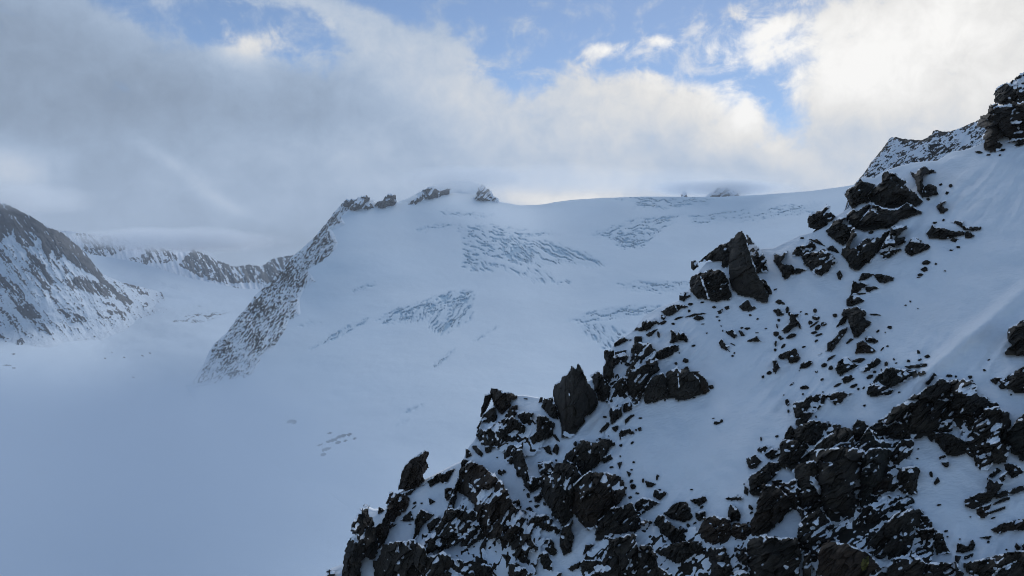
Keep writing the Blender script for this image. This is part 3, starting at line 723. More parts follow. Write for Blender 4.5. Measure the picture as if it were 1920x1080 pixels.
R('3', 'rock_outcrop', [(1390,845),(1370,890),(1380,930),(1310,1000),(1330,1030),(1360,1020),(1440,960),(1480,1000),(1450,920),(1440,895)], None)
R('5', 'boulder', [(1185,280),(1260,255),(1290,310),(1270,345),(1230,320)], None); R('5', 'boulder', [(1300,275),(1325,270),(1360,320),(1325,320)], None)
R('5', 'boulder', [(1160,335),(1130,370),(1150,420),(1225,455),(1220,440),(1190,420),(1230,400),(1190,395)], 'beak-shaped stone alone in the smooth middle snow', 'd')
R('5', 'boulder', [(1370,355),(1460,315),(1480,350),(1530,368),(1430,362),(1380,370)], 'small boat-shaped stone alone in the smooth middle snow', 'd')
R('5', 'boulder', [(1790,420),(1760,440),(1700,450),(1640,490),(1660,515),(1720,510),(1740,555),(1800,545),(1830,510),(1810,470)], 'helmet-shaped boulder with snow on its brow mid slope', 'd')
R('6', 'boulder', [(620,65),(555,100),(535,180),(555,140),(600,135),(660,95),(650,80)], 'curved claw-like stone right of the helmet-shaped boulder', 'd')
R('6', 'rock_outcrop', [(310,60),(340,60),(380,130),(340,180),(310,160),(320,100)], None, bias=0.1)
R('4', 'boulder', [(660,60),(630,75),(680,135),(730,140),(800,115),(805,95),(760,75)], 'smooth rounded dark boulder at the top of the mid-slope rock string', 'g', bias=-0.3)
R('4', 'boulder', [(530,60),(500,120),(560,110),(640,65),(600,60)], None)
R('4', 'rock_outcrop', [(455,130),(440,190),(435,240),(470,235),(550,175),(600,145),(560,130),(530,125),(510,140)], None)
R('4', 'boulder', [(560,180),(600,165),(660,165),(680,185),(620,200),(600,222),(565,210)], None)
R('4', 'boulder', [(430,240),(395,285),(400,330),(430,340),(540,300),(560,285),(500,250)], 'pointed lens-shaped boulder midway in the mid-slope rock string', 'd', bias=-0.25)
R('4', 'rock_outcrop', [(490,340),(380,355),(360,400),(370,430),(410,440),(420,530),(470,580),(460,605),(490,610),(550,555),(600,500),(600,480),(560,450),(520,430),(575,410),(560,370)], 'biggest ragged outcrop of the mid-slope rock string', 'd', bias=-0.1)
R('4', 'rock_slab', [(380,415),(310,510),(320,525),(390,480),(400,440)], None)
R('4', 'rock_outcrop', [(400,515),(370,530),(300,600),(240,650),(230,710),(150,745),(160,755),(220,720),(270,725),(330,650),(400,550)], 'long narrow streak of rock slanting down left of the rock string', 'g')
R('4', 'boulder', [(565,590),(555,610),(570,645),(640,655),(680,640),(620,600)], None); R('4', 'boulder', [(540,630),(490,660),(475,745),(560,735),(620,745),(655,715),(600,665),(560,650)], 'blocky brown boulder at the lower end of the rock string', 'b')
R('4', 'rock_slab', [(395,655),(430,615),(460,620),(400,665)], None)
R('4', 'rock_outcrop', [(400,760),(350,800),(300,850),(320,910),(350,930),(400,900),(480,870),(500,850),(440,820),(430,790)], 'greenish knobbly outcrop below the rock string', 'n', bias=0.05)
R('4', 'boulder', [(390,925),(350,950),(375,1000),(420,990),(475,955),(440,925)], None)
R('4', 'rock_outcrop', [(660,770),(600,820),(500,870),(520,900),(600,900),(690,830),(705,795)], None, 'n', bias=0.08); R('4', 'rock_slab', [(440,810),(500,785),(570,785),(520,820)], None)
R('4', 'rock_outcrop', [(740,860),(680,910),(640,970),(600,1010),(610,1030),(680,1000),(760,1040),(840,1000),(900,980),(985,930),(1070,910),(1075,890),(1000,895),(900,885),(830,870)], 'broad green-tinged outcrop with snow veins above the lower cliffs', 'n', bias=-0.02)
R('4', 'rock_outcrop', [(880,850),(980,845),(1090,820),(1085,850),(1020,865),(930,870)], None)
R('4', 'boulder', [(1150,900),(1120,940),(1075,1000),(1100,1020),(1150,960),(1185,925)], None)
R('4', 'boulder', [(2300,420),(2000,430),(1900,470),(1850,500),(1790,520),(1780,570),(1790,640),(1830,670),(1760,725),(1765,755),(1860,760),(2300,730)], 'black boulder at the right edge of the photo in open snow', 'd', bias=-0.25)
# crags at the lower right
R('8', 'crag', [(1500,60),(1300,130),(1240,150),(1160,215),(1145,250),(1130,275),(1150,300),(1200,310),(1281,290),(1500,280)], 'dark crag running off the right edge below the right-edge black boulder', 'd')
R('8', 'boulder', [(990,240),(1050,210),(1140,220),(1130,255),(1060,265),(1040,280),(1000,255)], None); R('8', 'boulder', [(1055,290),(1100,250),(1140,260),(1130,310),(1080,320)], None)
R('8', 'boulder', [(1180,320),(1230,300),(1500,310),(1500,380),(1240,350),(1200,350)], None)
R('8', 'crag', [(575,255),(530,300),(460,320),(410,380),(300,405),(230,460),(130,540),(60,600),(90,640),(100,720),(160,760),(250,740),(380,720),(460,690),(510,640),(600,590),(680,530),(670,430),(640,330),(620,262)], 'massive dark arched crag above the lower snow hollow, left half', 'd', [[(245,575),(265,530),(285,518),(280,545)],[(535,402),(660,412),(662,420),(560,414)],[(110,620),(180,603),(175,612),(115,632)]], bias=-0.12)
R('8', 'crag', [(622,262),(642,330),(672,430),(682,530),(690,600),(760,660),(840,660),(880,600),(960,500),(1050,490),(1040,450),(990,440),(930,390),(870,380),(830,330),(855,310),(800,270),(700,252)], 'massive dark crag capped with broken stones, right of the arched crag', 'd', bias=-0.05)
R('8', 'rock_ledge', [(630,240),(760,235),(790,260),(640,260)], None); R('8', 'boulder', [(830,270),(860,270),(885,320),(855,332)], None)
R('8', 'crag', [(1050,492),(970,505),(885,605),(850,680),(810,745),(810,850),(870,910),(930,1000),(960,990),(1010,930),(1110,920),(1140,880),(1130,822),(1060,795),(1030,720),(1060,640),(1150,630),(1140,540),(1100,520)], 'rough snow-streaked buttress right of the lower snow hollow', 'd', bias=0.1)
R('8', 'boulder', [(1062,642),(1035,700),(1062,790),(1130,818),(1145,720),(1140,640)], 'egg-shaped slab with a white rim set in the snow-streaked buttress', 'n', bias=-0.3)
R('8', 'crag', [(1500,480),(1330,530),(1240,590),(1190,650),(1150,700),(1155,790),(1210,860),(1281,910),(1500,960)], 'greenish crag at the right edge across the narrow snow gully', 'n', bias=-0.1)
R('8', 'boulder', [(500,690),(460,680),(450,710),(485,770),(510,740),(560,810),(620,885),(700,895),(800,850),(800,760),(740,740),(640,700)], 'round-bellied dark boulder hanging over the lower snow hollow', 'd', bias=-0.25)
R('8', 'rock_outcrop', [(500,680),(490,650),(600,590),(670,575),(670,690),(630,690),(560,685)], 'snow-plastered rock between the arched crag and the round-bellied boulder', 'd', bias=0.35)
R('8', 'boulder', [(545,890),(600,875),(625,900),(640,980),(620,995),(580,965)], 'knuckle-shaped stone below the round-bellied boulder', 'd')
R('6', 'crag', [(640,600),(560,640),(500,700),(510,770),(600,850),(680,800),(830,625),(740,610),(700,600)], 'near-black overhung crag at the left end of the lower cliffs', 'd', bias=-0.2)
R('6', 'crag', [(500,445),(640,390),(750,380),(740,460),(690,480),(640,540),(560,640),(520,600),(515,530)], 'triangular crag with a snow band across its middle', 'd', [[(560,522),(600,505),(680,500),(660,520)]])
R('6', 'rock_outcrop', [(760,370),(860,340),(1000,340),(1010,350),(940,380),(900,440),(850,450),(800,400)], 'brown snow-veined outcrop right of the triangular crag', 'b', bias=0.05)
R('6', 'rock_outcrop', [(470,620),(420,690),(410,745),(480,750),(500,700),(490,650)], None)
R('6', 'rock_outcrop', [(1150,270),(1110,360),(1150,380),(1260,370),(1320,380),(1350,320),(1250,290)], None, bias=0.2)
R('6', 'cliff', [(860,712),(740,770),(670,850),(650,960),(660,1100),(900,1100),(1040,1000),(1010,870),(980,722),(960,665),(900,682)], 'great dark dome-like cliff slab with snow-lined top edge', 'd', [[(800,830),(880,775),(980,770),(985,780),(890,790),(820,840)]], bias=-0.1)
R('6', 'crag', [(1010,650),(1000,720),(1020,810),(1090,740),(1130,640),(1090,600),(1040,590)], None)
R('6', 'cliff', [(1140,660),(1090,750),(1030,850),(1050,980),(1200,1000),(1310,900),(1320,850),(1370,800),(1300,790),(1220,770),(1170,700)], 'flat greenish cliff face right of the dome-like cliff slab', 'n', [[(1145,650),(1160,660),(1195,730),(1240,765),(1270,740),(1280,755),(1240,785),(1190,750)]], bias=-0.15)
R('6', 'crag', [(1420,760),(1510,770),(1500,850),(1440,920),(1400,1000),(1340,950),(1312,890),(1372,820)], 'broken crag on the left bank of the lower snow hollow', 'd', bias=0.08)
R('6', 'crag', [(1150,640),(1260,600),(1288,640),(1288,740),(1200,750)], None); R('6', 'crag', [(1292,640),(1370,600),(1440,640),(1470,720),(1350,770),(1300,740)], None)
R('6', 'crag', [(410,760),(390,800),(400,870),(370,930),(390,980),(450,980),(520,930),(600,920),(660,860),(600,855),(510,772)], None, bias=-0.15)
R('6', 'rock_outcrop', [(190,830),(250,800),(310,800),(240,870),(180,850)], None); R('6', 'rock_outcrop', [(240,880),(300,830),(400,830),(400,870),(300,920),(270,910)], None)
R('6', 'boulder', [(85,915),(180,880),(225,930),(150,1010),(110,990),(90,950)], 'chunky stone at the far left of the lower cliffs beside open snow', 'd')
# bottom right
R('7', 'cliff', [(100,20),(160,230),(200,380),(160,520),(270,640),(420,620),(450,520),(480,450),(420,390),(455,270),(520,200),(560,50),(480,10),(300,0)], 'shadowy lower wall under the dome-like cliff slab', 'd', bias=-0.15)
R('7', 'cliff', [(562,50),(530,300),(550,380),(530,480),(640,450),(700,420),(560,400),(650,280),(720,215),(640,240),(760,100),(800,50),(800,10),(600,0)], None, 'n', bias=-0.1)
R('7', 'boulder', [(760,180),(720,222),(650,285),(562,402),(700,420),(800,310),(830,212)], 'brown wedge boulder under a white snow cap beside the lower snow hollow', 'b', bias=-0.2)
R('7', 'crag', [(880,160),(1020,150),(1000,240),(990,370),(900,360),(822,310),(842,212)], 'banded crag jutting into the lower snow hollow', 'd', bias=0.08)
R('7', 'crag', [(560,500),(480,600),(450,700),(520,680),(640,600),(700,570),(860,410),(760,400),(640,470)], None, bias=0.12)
R('7', 'crag', [(770,520),(760,560),(900,510),(960,470),(980,440),(920,400),(840,450)], None, 'n')
R('7', 'cliff', [(1040,530),(920,530),(800,580),(720,680),(640,760),(562,832),(580,900),(800,985),(960,870),(950,780),(1000,620)], 'wide dark cliff face right of the brown lichen-spotted rock', 'd', bias=-0.02)
R('7', 'rock_outcrop', [(1010,610),(1040,560),(1090,560),(1130,620),(1140,660),(1000,680)], None, bias=0.25); R('7', 'crag', [(1000,690),(1140,672),(1150,790),(1000,800)], None, 'b', bias=-0.2); R('7', 'crag', [(1150,740),(1170,690),(1210,730),(1280,880),(1180,890)], None); R('7', 'rock_ledge', [(920,870),(1040,820),(1110,860),(1050,890)], None)
R('7', 'lichen_rock', [(240,780),(160,860),(150,1200),(760,1200),(700,1000),(562,865),(400,805)], 'soft brown rock with a yellow-green lichen spot at the bottom edge', 'l', bias=-0.8, jag=0.6)
R('7', 'crag', [(760,990),(960,890),(1060,980),(1320,990),(1380,1079),(1380,1200),(765,1200)], 'dark crag at the bottom edge right of the lichen-spotted rock', 'd', bias=0.05)
R('7', 'crag', [(0,650),(60,600),(160,520),(270,640),(280,720),(180,830),(150,900),(60,870),(0,860)], None, bias=0.02); R('7', 'crag', [(40,905),(80,890),(90,1150),(20,1150)], None)
R('7', 'rock_outcrop', [(1410,440),(1450,400),(1600,350),(1610,230),(1660,270),(1770,180),(1740,280),(1670,380),(2200,220),(2200,260),(1640,420),(1600,450),(1500,500),(1430,490)], 'layered slab stack tilting up to the right edge in the lower snow', 'd', bias=0.02)
R('7', 'rock_slab', [(1510,500),(1640,450),(1620,540),(1580,585),(1520,580)], None, 'b'); R('7', 'rock_slab', [(1620,530),(1760,480),(1760,500),(1612,555)], None); R('7', 'rock_slab', [(1640,460),(1800,390),(1800,420),(1660,470)], None)
R('7', 'rock_ledge', [(1640,680),(1760,620),(2000,565),(2200,520),(2200,640),(1990,680),(1780,690),(1700,715)], 'long brown ledge below the layered slab stack', 'b', bias=-0.05)
R('7', 'rock_slab', [(1540,750),(1640,735),(1620,765)], None)
R('7', 'crag', [(1420,990),(1500,970),(1640,940),(1840,890),(2200,850),(2200,1200),(1650,1200),(1500,1075)], 'dark slabby crag in the bottom right corner with one white vein', 'd', [[(1640,1079),(1700,1015),(1860,945),(1865,955),(1720,1020),(1660,1085)]], bias=-0.05)
R('7', 'boulder', [(1440,830),(1480,755),(1505,820),(1480,860),(1400,880),(1340,870),(1350,790)], 'horned stone above the bottom right corner crag', 'd')
R('7', 'rock_ledge', [(1330,900),(1380,910),(1350,980),(1330,950)], None); R('7', 'rock_ledge', [(1390,920),(1490,880),(1480,910),(1420,935)], None)
R('7', 'boulder', [(1840,830),(1850,795),(1895,835),(1870,870)], None); R('7', 'boulder', [(1900,800),(2200,770),(2200,860),(1910,860)], None)
R('7', 'boulder', [(1180,230),(1200,270),(1160,300),(1145,280)], 'small pointed stone alone inside the lower snow hollow', 'd')
R('7', 'rock_outcrop', [(1740,110),(1880,130),(1920,180),(1830,240),(1770,180)], None, bias=0.15); R('7', 'rock_outcrop', [(1610,220),(1680,150),(1740,170),(1650,240)], None, bias=0.1)
# bottom middle
R('D', 'crag', [(1200,180),(1290,115),(1360,115),(1380,150),(1300,240),(1240,310),(1200,380),(1140,370),(1130,230)], 'leaf-topped crag over the snow beside the lower cliffs', 'd', bias=-0.12)
R('D', 'boulder', [(1080,310),(1110,330),(1105,390),(1075,370)], None)
R('D', 'cliff', [(1220,420),(1180,560),(1150,640),(1150,760),(1260,690),(1400,560),(1480,490),(1470,440),(1350,330),(1250,312)], 'brown grooved cliff left of the kite-shaped snow patch', 'b', bias=-0.25)
R('D', 'cliff', [(1130,785),(1250,745),(1380,772),(1510,772),(1540,860),(1530,980),(1540,1200),(1150,1200),(1120,900)], 'tall dark cliff under the kite-shaped snow patch', 'd', bias=-0.2)
R('D', 'cliff', [(740,590),(820,575),(930,590),(950,700),(940,790),(880,830),(800,850),(730,820),(700,700)], 'squared brown cliff block at the foot of the middle snow slope', 'b', bias=-0.15)
R('D', 'crag', [(960,470),(940,520),(960,610),(1030,600),(1040,550),(1000,490)], None); R('D', 'crag', [(990,640),(960,720),(970,800),(1100,790),(1130,690),(1080,640)], None, 'b', bias=-0.2)
R('D', 'boulder', [(610,425),(700,410),(740,385),(760,430),(690,480),(640,450)], None); R('D', 'boulder', [(655,530),(740,515),(750,570),(690,610),(665,590)], None)
R('D', 'boulder', [(540,440),(480,460),(380,540),(430,580),(570,620),(635,575),(610,500),(580,450)], 'dome-shaped boulder at the lower end of the middle snow slope', 'd', bias=-0.2)
R('D', 'cliff', [(325,580),(345,560),(380,570),(440,650),(540,700),(590,780),(560,830),(450,790),(380,740),(330,660)], 'slanting dark slab below the dome-shaped boulder', 'd', bias=-0.15)
R('D', 'rock_ledge', [(900,410),(1040,380),(1070,410),(1040,430),(930,430)], None)
R('D', 'cliff', [(180,850),(260,830),(290,900),(320,1000),(440,1080),(450,1200),(140,1200),(155,950)], 'smooth round-shouldered buttress at the bottom edge', 'd', bias=-0.2)
R('D', 'crag', [(440,830),(590,800),(700,800),(740,880),(640,900),(600,960),(480,1000),(440,920),(340,900),(320,870)], None, bias=0.0)
R('D', 'crag', [(760,860),(900,850),(960,1000),(900,1200),(810,1200),(810,970)], None, bias=-0.05); R('D', 'crag', [(1000,830),(1110,900),(1120,1000),(1080,1040),(1000,900)], None); R('D', 'crag', [(900,1060),(1000,1040),(1100,1060),(1140,1200),(905,1200)], None, bias=-0.1)
R('D', 'rock_outcrop', [(150,440),(200,400),(290,420),(350,450),(230,520),(170,590),(140,500)], None, bias=0.15); R('D', 'boulder', [(300,340),(350,330),(420,370),(350,430),(300,400)], None); R('D', 'boulder', [(225,260),(320,290),(280,320),(240,315)], None)
R('D', 'crag', [(1330,262),(1420,290),(1510,260),(1540,380),(1560,500),(1480,490),(1442,430),(1352,330)], None, 'b', bias=0.08)
R('D', 'cliff', [(1530,150),(1670,110),(1740,240),(1760,390),(1690,500),(1640,560),(1560,482),(1532,300)], 'dark cliff bay with a ragged white snow patch in it', 'd', [[(1650,290),(1700,250),(1745,365),(1715,385),(1690,330)]], bias=0.0)
R('D', 'crag', [(1540,500),(1640,565),(1700,620),(1690,740),(1560,740),(1610,640),(1580,580)], None, bias=-0.05); R('D', 'crag', [(1545,760),(1640,740),(1660,860),(1620,880),(1560,860)], None)
R('D', 'crag', [(1420,20),(1600,-60),(1650,20),(1540,60),(1520,130),(1420,140),(1380,120)], None, bias=-0.1)
# centre-left crags
R('C', 'cliff', [(90,110),(40,170),(20,260),(0,330),(90,390),(150,480),(130,600),(200,720),(330,790),(480,740),(600,640),(580,570),(450,480),(400,360),(320,240),(200,160)], 'big brown-black pyramid crag dusted with snow at lower centre left', 'b', bias=0.02)
R('C', 'crag', [(450,0),(530,0),(560,120),(600,230),(680,250),(690,300),(620,355),(580,300),(560,230),(500,210),(480,110)], 'V-shaped rock rib running down into the snow gully', 'd', bias=0.15)
R('C', 'boulder', [(640,390),(700,360),(720,400),(690,455),(650,440)], 'egg-shaped stone in the snow gully under the V-shaped rib', 'd')
R('C', 'crag', [(690,110),(800,100),(810,200),(800,300),(720,210),(695,180)], None, bias=0.1)
R('C', 'cliff', [(850,130),(920,130),(980,160),(1040,240),(1000,320),(1000,430),(960,540),(900,630),(830,560),(810,500),(760,430),(710,290),(710,240),(820,250)], 'tapering dark cliff left of the central round-bottomed cliff', 'd', bias=-0.03)
R('C', 'cliff', [(1060,250),(1120,210),(1300,220),(1370,240),(1395,310),(1410,370),(1330,470),(1240,570),(1130,665),(1050,600),(1000,540),(1010,430),(1010,320)], 'central brown round-bottomed cliff above a snow apron', 'b', bias=-0.18)
R('A', 'crag', [(1060,850),(1040,900),(940,970),(910,1030),(915,1090),(1000,1110),(1060,1130),(1230,1010),(1250,940),(1330,870),(1270,850),(1140,890)], 'angular dark crag below the twin-pointed tower', 'd', [[(960,985),(1040,970),(1030,980)],[(940,1035),(1070,1050),(960,1045)]], bias=-0.08)
R('C', 'boulder', [(1230,60),(1300,30),(1325,70),(1240,120)], None); R('C', 'boulder', [(1360,110),(1400,100),(1380,160)], None); R('C', 'boulder', [(1440,180),(1480,200),(1460,230)], None)
R('C', 'cliff', [(1250,590),(1330,500),(1480,480),(1530,600),(1540,720),(1470,740),(1380,720),(1290,700),(1200,760),(1190,640)], 'streaked dark cliff lower right of the round-bottomed cliff', 'd', bias=-0.05)
R('C', 'rock_slab', [(980,600),(900,660),(870,720),(870,830),(900,900),(960,870),(990,740),(970,690)], 'steep narrow slab standing left of the snow apron', 'd', bias=-0.1)
R('C', 'cliff', [(1310,780),(1400,760),(1500,740),(1510,900),(1540,1000),(1530,1200),(1070,1200),(1080,960),(1250,960),(1300,880)], 'dark wall at the bottom edge below the streaked cliff', 'd', bias=-0.1)
R('C', 'crag', [(640,620),(680,560),(760,560),(860,690),(840,720),(760,680),(660,680)], None, bias=0.1); R('C', 'crag', [(700,780),(790,760),(840,880),(800,900),(720,820)], None, bias=0.12); R('C', 'crag', [(690,890),(740,860),(800,960),(790,1030),(740,1030)], None, bias=0.1)
R('C', 'crag', [(440,740),(600,730),(620,800),(680,850),(580,860),(570,940),(660,980),(640,1010),(560,1000),(480,900),(450,830)], None, bias=0.12); R('C', 'boulder', [(360,890),(420,900),(450,960),(420,980),(370,930)], None)
R('C', 'crag', [(40,975),(170,985),(250,1010),(260,1200),(-40,1200)], None, bias=0.02); R('C', 'crag', [(440,990),(490,980),(620,1060),(600,1200),(440,1200)], None)
R('C', 'rock_slab', [(930,1010),(1050,950),(1030,1010),(970,1040)], None); R('C', 'boulder', [(840,1040),(880,1040),(880,1150),(830,1150)], None); R('C', 'boulder', [(1090,800),(1170,800),(1110,870),(1060,900)], None)
# twin-pointed tower and the crags round it
R('A', 'rock_tower', [(1022,180),(1005,230),(970,206),(930,270),(885,290),(870,340),(820,370),(805,450),(810,520),(850,640),(885,750),(885,820),(960,830),(1010,780),(1080,690),(1080,650),(1160,600),(1200,540),(1170,430),(1110,350),(1060,230)], 'tall black twin-pointed tower standing on the ridge crest', 'p', bias=-0.42, capped=True, steep=0.95, jag=0.35, rough=0.45, strata=-75, grow=0.8)
R('A', 'rock_tower', [(1195,250),(1130,290),(1170,420),(1200,500),(1270,520),(1300,440),(1300,380),(1250,330)], 'short dark shoulder rock right of the twin-pointed tower', 'd', bias=-0.1, capped=True)
R('A', 'rock_column', [(1330,65),(1255,85),(1245,120),(1260,180),(1235,230),(1245,330),(1300,390),(1325,390),(1330,300),(1320,180)], 'slender upright rock column right of the twin-pointed tower', 'p', bias=-0.5, capped=True, strata=-80)
R('5', 'boulder', [(310,320),(240,370),(240,410),(270,400),(330,370),(365,345)], 'wedge stone perched above the slender rock column', 'd', capped=True); R('5', 'rock_ledge', [(240,460),(340,440),(330,465),(250,485)], None, capped=True)
R('5', 'crag', [(480,390),(540,400),(570,440),(580,520),(600,610),(540,640),(510,720),(500,790),(450,830),(430,900),(390,900),(370,780),(340,720),(350,640),(430,540),(440,470),(400,460),(420,400)], 'shattered snow-laced crag above the three-slab cliff band', 'd', bias=0.15)
R('5', 'rock_outcrop', [(410,330),(470,320),(480,370),(430,400),(405,390)], None, bias=0.1); R('5', 'crag', [(220,510),(330,490),(380,490),(380,600),(340,620),(340,530),(240,560),(230,640),(220,600)], None, bias=0.1); R('5', 'crag', [(230,740),(330,670),(380,760),(350,830),(290,860),(250,800)], None)
R('5', 'boulder', [(320,890),(380,880),(390,950),(310,980)], None, 'b'); R('5', 'crag', [(210,930),(290,920),(300,990),(220,1070),(200,980)], None); R('5', 'boulder', [(330,1040),(380,995),(410,1000),(340,1060)], None)
R('5', 'cliff', [(640,645),(560,690),(515,760),(510,890),(600,870),(685,840),(665,730),(670,665)], 'left slab of the three-slab cliff band in the middle slope', 'p', bias=-0.4, steep=0.95, rough=0.5)
R('5', 'cliff', [(690,660),(760,600),(790,640),(855,600),(890,640),(940,700),(985,790),(880,840),(800,855),(700,835),(675,740)], 'wide middle slab of the three-slab cliff band', 'p', [[(778,630),(785,632),(796,765),(788,768)]], bias=-0.4, steep=0.95, rough=0.5)
R('5', 'cliff', [(900,640),(960,635),(1020,690),(1045,790),(1000,815),(985,785),(945,705)], 'narrow right slab of the three-slab cliff band', 'b', bias=-0.25, steep=0.95, rough=0.6)
R('5', 'boulder', [(1045,745),(1080,740),(1090,765),(1060,775)], None)
R('A', 'crag', [(290,410),(280,450),(300,520),(350,600),(370,610),(440,550),(430,500),(490,480),(450,450),(400,440)], 'brown top block of the square-topped crag on the crest', 'b', bias=-0.1, capped=True)
R('A', 'crag', [(280,450),(230,460),(205,560),(190,650),(230,590),(270,500)], 'thin dark left edge of the square-topped crag', 'd', bias=-0.2, capped=True)
R('A', 'crag', [(290,560),(220,630),(190,690),(300,690),(320,650),(310,580)], None, bias=0.0); R('A', 'crag', [(460,560),(500,550),(490,620),(460,660),(400,640)], None, 'b')
R('A', 'crag', [(340,700),(460,670),(560,750),(540,850),(480,870),(420,820),(340,890),(240,890),(165,810),(240,765)], 'snow-veined base of the square-topped crag', 'd', bias=0.05); R('A', 'crag', [(190,690),(160,740),(152,800),(170,790),(175,740)], None, capped=True)
R('A', 'crag', [(560,600),(630,620),(600,660),(660,700),(620,740),(560,720),(530,680),(510,620)], None, bias=0.12); R('A', 'crag', [(740,500),(800,490),(840,600),(850,660),(800,650),(720,560)], None, bias=0.12, capped=True)
R('A', 'crag', [(680,640),(760,660),(810,720),(790,800),(720,850),(700,900),(650,890),(610,830),(690,770)], 'dark hollow-sided crag left of the twin-pointed tower foot', 'd', bias=-0.05); R('A', 'boulder', [(700,480),(720,480),(715,520),(685,525)], None, capped=True)
R('A', 'boulder', [(110,900),(150,890),(210,950),(200,990),(150,960)], None, bias=-0.2); R('A', 'boulder', [(60,920),(100,940),(110,980),(60,1000)], None, capped=True); R('A', 'boulder', [(220,900),(280,890),(280,950),(230,960)], None)
R('A', 'crag', [(400,960),(440,900),(530,900),(540,1000),(580,1079),(590,1120),(560,1100),(480,1050),(440,1010),(410,1040)], None, bias=0.12)
R('A', 'boulder', [(720,910),(780,890),(800,970),(760,960)], None); R('A', 'rock_ledge', [(800,800),(830,800),(870,860),(840,850)], None, bias=0.1); R('A', 'rock_ledge', [(830,870),(860,900),(850,980),(800,940)], None, bias=0.1)
R('A', 'boulder', [(1425,670),(1500,625),(1480,660),(1430,710)], None); R('A', 'rock_outcrop', [(1200,770),(1270,700),(1310,690),(1280,740),(1220,785)], None, bias=0.05); R('A', 'boulder', [(1310,740),(1370,720),(1360,770),(1330,770)], None); R('A', 'rock_outcrop', [(1400,750),(1470,740),(1510,790),(1490,815),(1450,780),(1380,850),(1370,790)], None, bias=0.08); R('A', 'boulder', [(1535,745),(1560,735),(1570,760),(1545,770)], None)
# leaning tower and the lower end of the ridge
R('B', 'rock_tower', [(930,5),(870,15),(780,80),(720,130),(700,180),(695,240),(668,310),(670,340),(740,350),(850,310),(890,265),(890,210),(930,150),(915,90),(935,40)], 'leaning finger-like brown rock tower at the lower end of the ridge', 'b', bias=-0.45, capped=True, steep=0.95, strata=-65, jag=0.5, grow=0.8)
R('B', 'rock_ledge', [(740,352),(850,318),(915,280),(890,300),(800,350),(780,380),(720,400)], None)
R('B', 'crag', [(610,370),(700,380),(750,420),(740,480),(640,570),(590,650),(560,740),(520,790),(480,870),(470,800),(465,690),(545,630),(580,540),(590,460)], 'brown stepped crag running down from the leaning finger tower', 'b', bias=-0.15, capped=True)
R('B', 'crag', [(400,490),(365,515),(380,550),(320,570),(300,640),(290,700),(330,760),(300,800),(280,760),(240,880),(215,970),(215,1200),(330,1200),(320,950),(390,870),(440,910),(470,860),(480,800),(460,690),(440,620),(390,570)], 'lowest dark crag of the ridge at the bottom edge above the fog', 'd', bias=-0.02, capped=True)
R('B', 'boulder', [(505,485),(555,515),(495,550)], 'little triangular stone on the snow lip left of the finger tower', 'd', capped=True)
R('B', 'rock_ledge', [(1150,150),(1050,190),(950,230),(910,265),(950,315),(1030,270),(1070,290),(1130,210)], 'dark ledge under a snow edge right of the leaning finger tower', 'd', capped=True)
R('B', 'boulder', [(1070,330),(1150,320),(1160,370),(1090,440),(1065,400)], None); R('B', 'boulder', [(670,605),(780,520),(800,600),(750,610)], None); R('B', 'crag', [(870,510),(965,550),(860,660),(800,790),(830,640),(810,630)], 'dark blade-shaped rock in the snow panel below the finger tower', 'd', bias=-0.15)
R('B', 'crag', [(920,640),(1020,560),(1030,590),(980,660),(940,695)], None); R('B', 'rock_outcrop', [(870,720),(950,700),(940,740),(880,770)], None, bias=0.1)
R('B', 'crag', [(1230,80),(1260,90),(1240,160),(1180,330),(1150,460),(1130,540),(1090,520),(1190,260)], None, bias=0.05, capped=True)
R('B', 'crag', [(1100,520),(1040,640),(960,770),(900,850),(1000,870),(1060,830),(1140,790),(1280,820),(1380,740),(1340,640),(1290,530),(1150,530)], 'dark snow-flecked face left of the pyramid crag', 'd', bias=0.06)
R('B', 'cliff', [(560,830),(680,800),(800,790),(890,860),(880,960),(1050,900),(1160,960),(1300,980),(1440,1000),(1500,1200),(500,1200),(480,980),(540,900)], 'dark broken wall at the bottom edge below the blade-shaped rock', 'd', bias=0.05)
R('B', 'boulder', [(60,1020),(130,1040),(120,1110),(60,1110)], 'small dark knob at the very lowest left end of the ridge', 'd', capped=True)
R('B', 'boulder', [(930,410),(990,440),(940,470)], None); R('B', 'boulder', [(1515,185),(1580,165),(1595,190),(1555,220)], None); R('B', 'boulder', [(1750,510),(1800,485),(1835,540),(1790,545)], None)

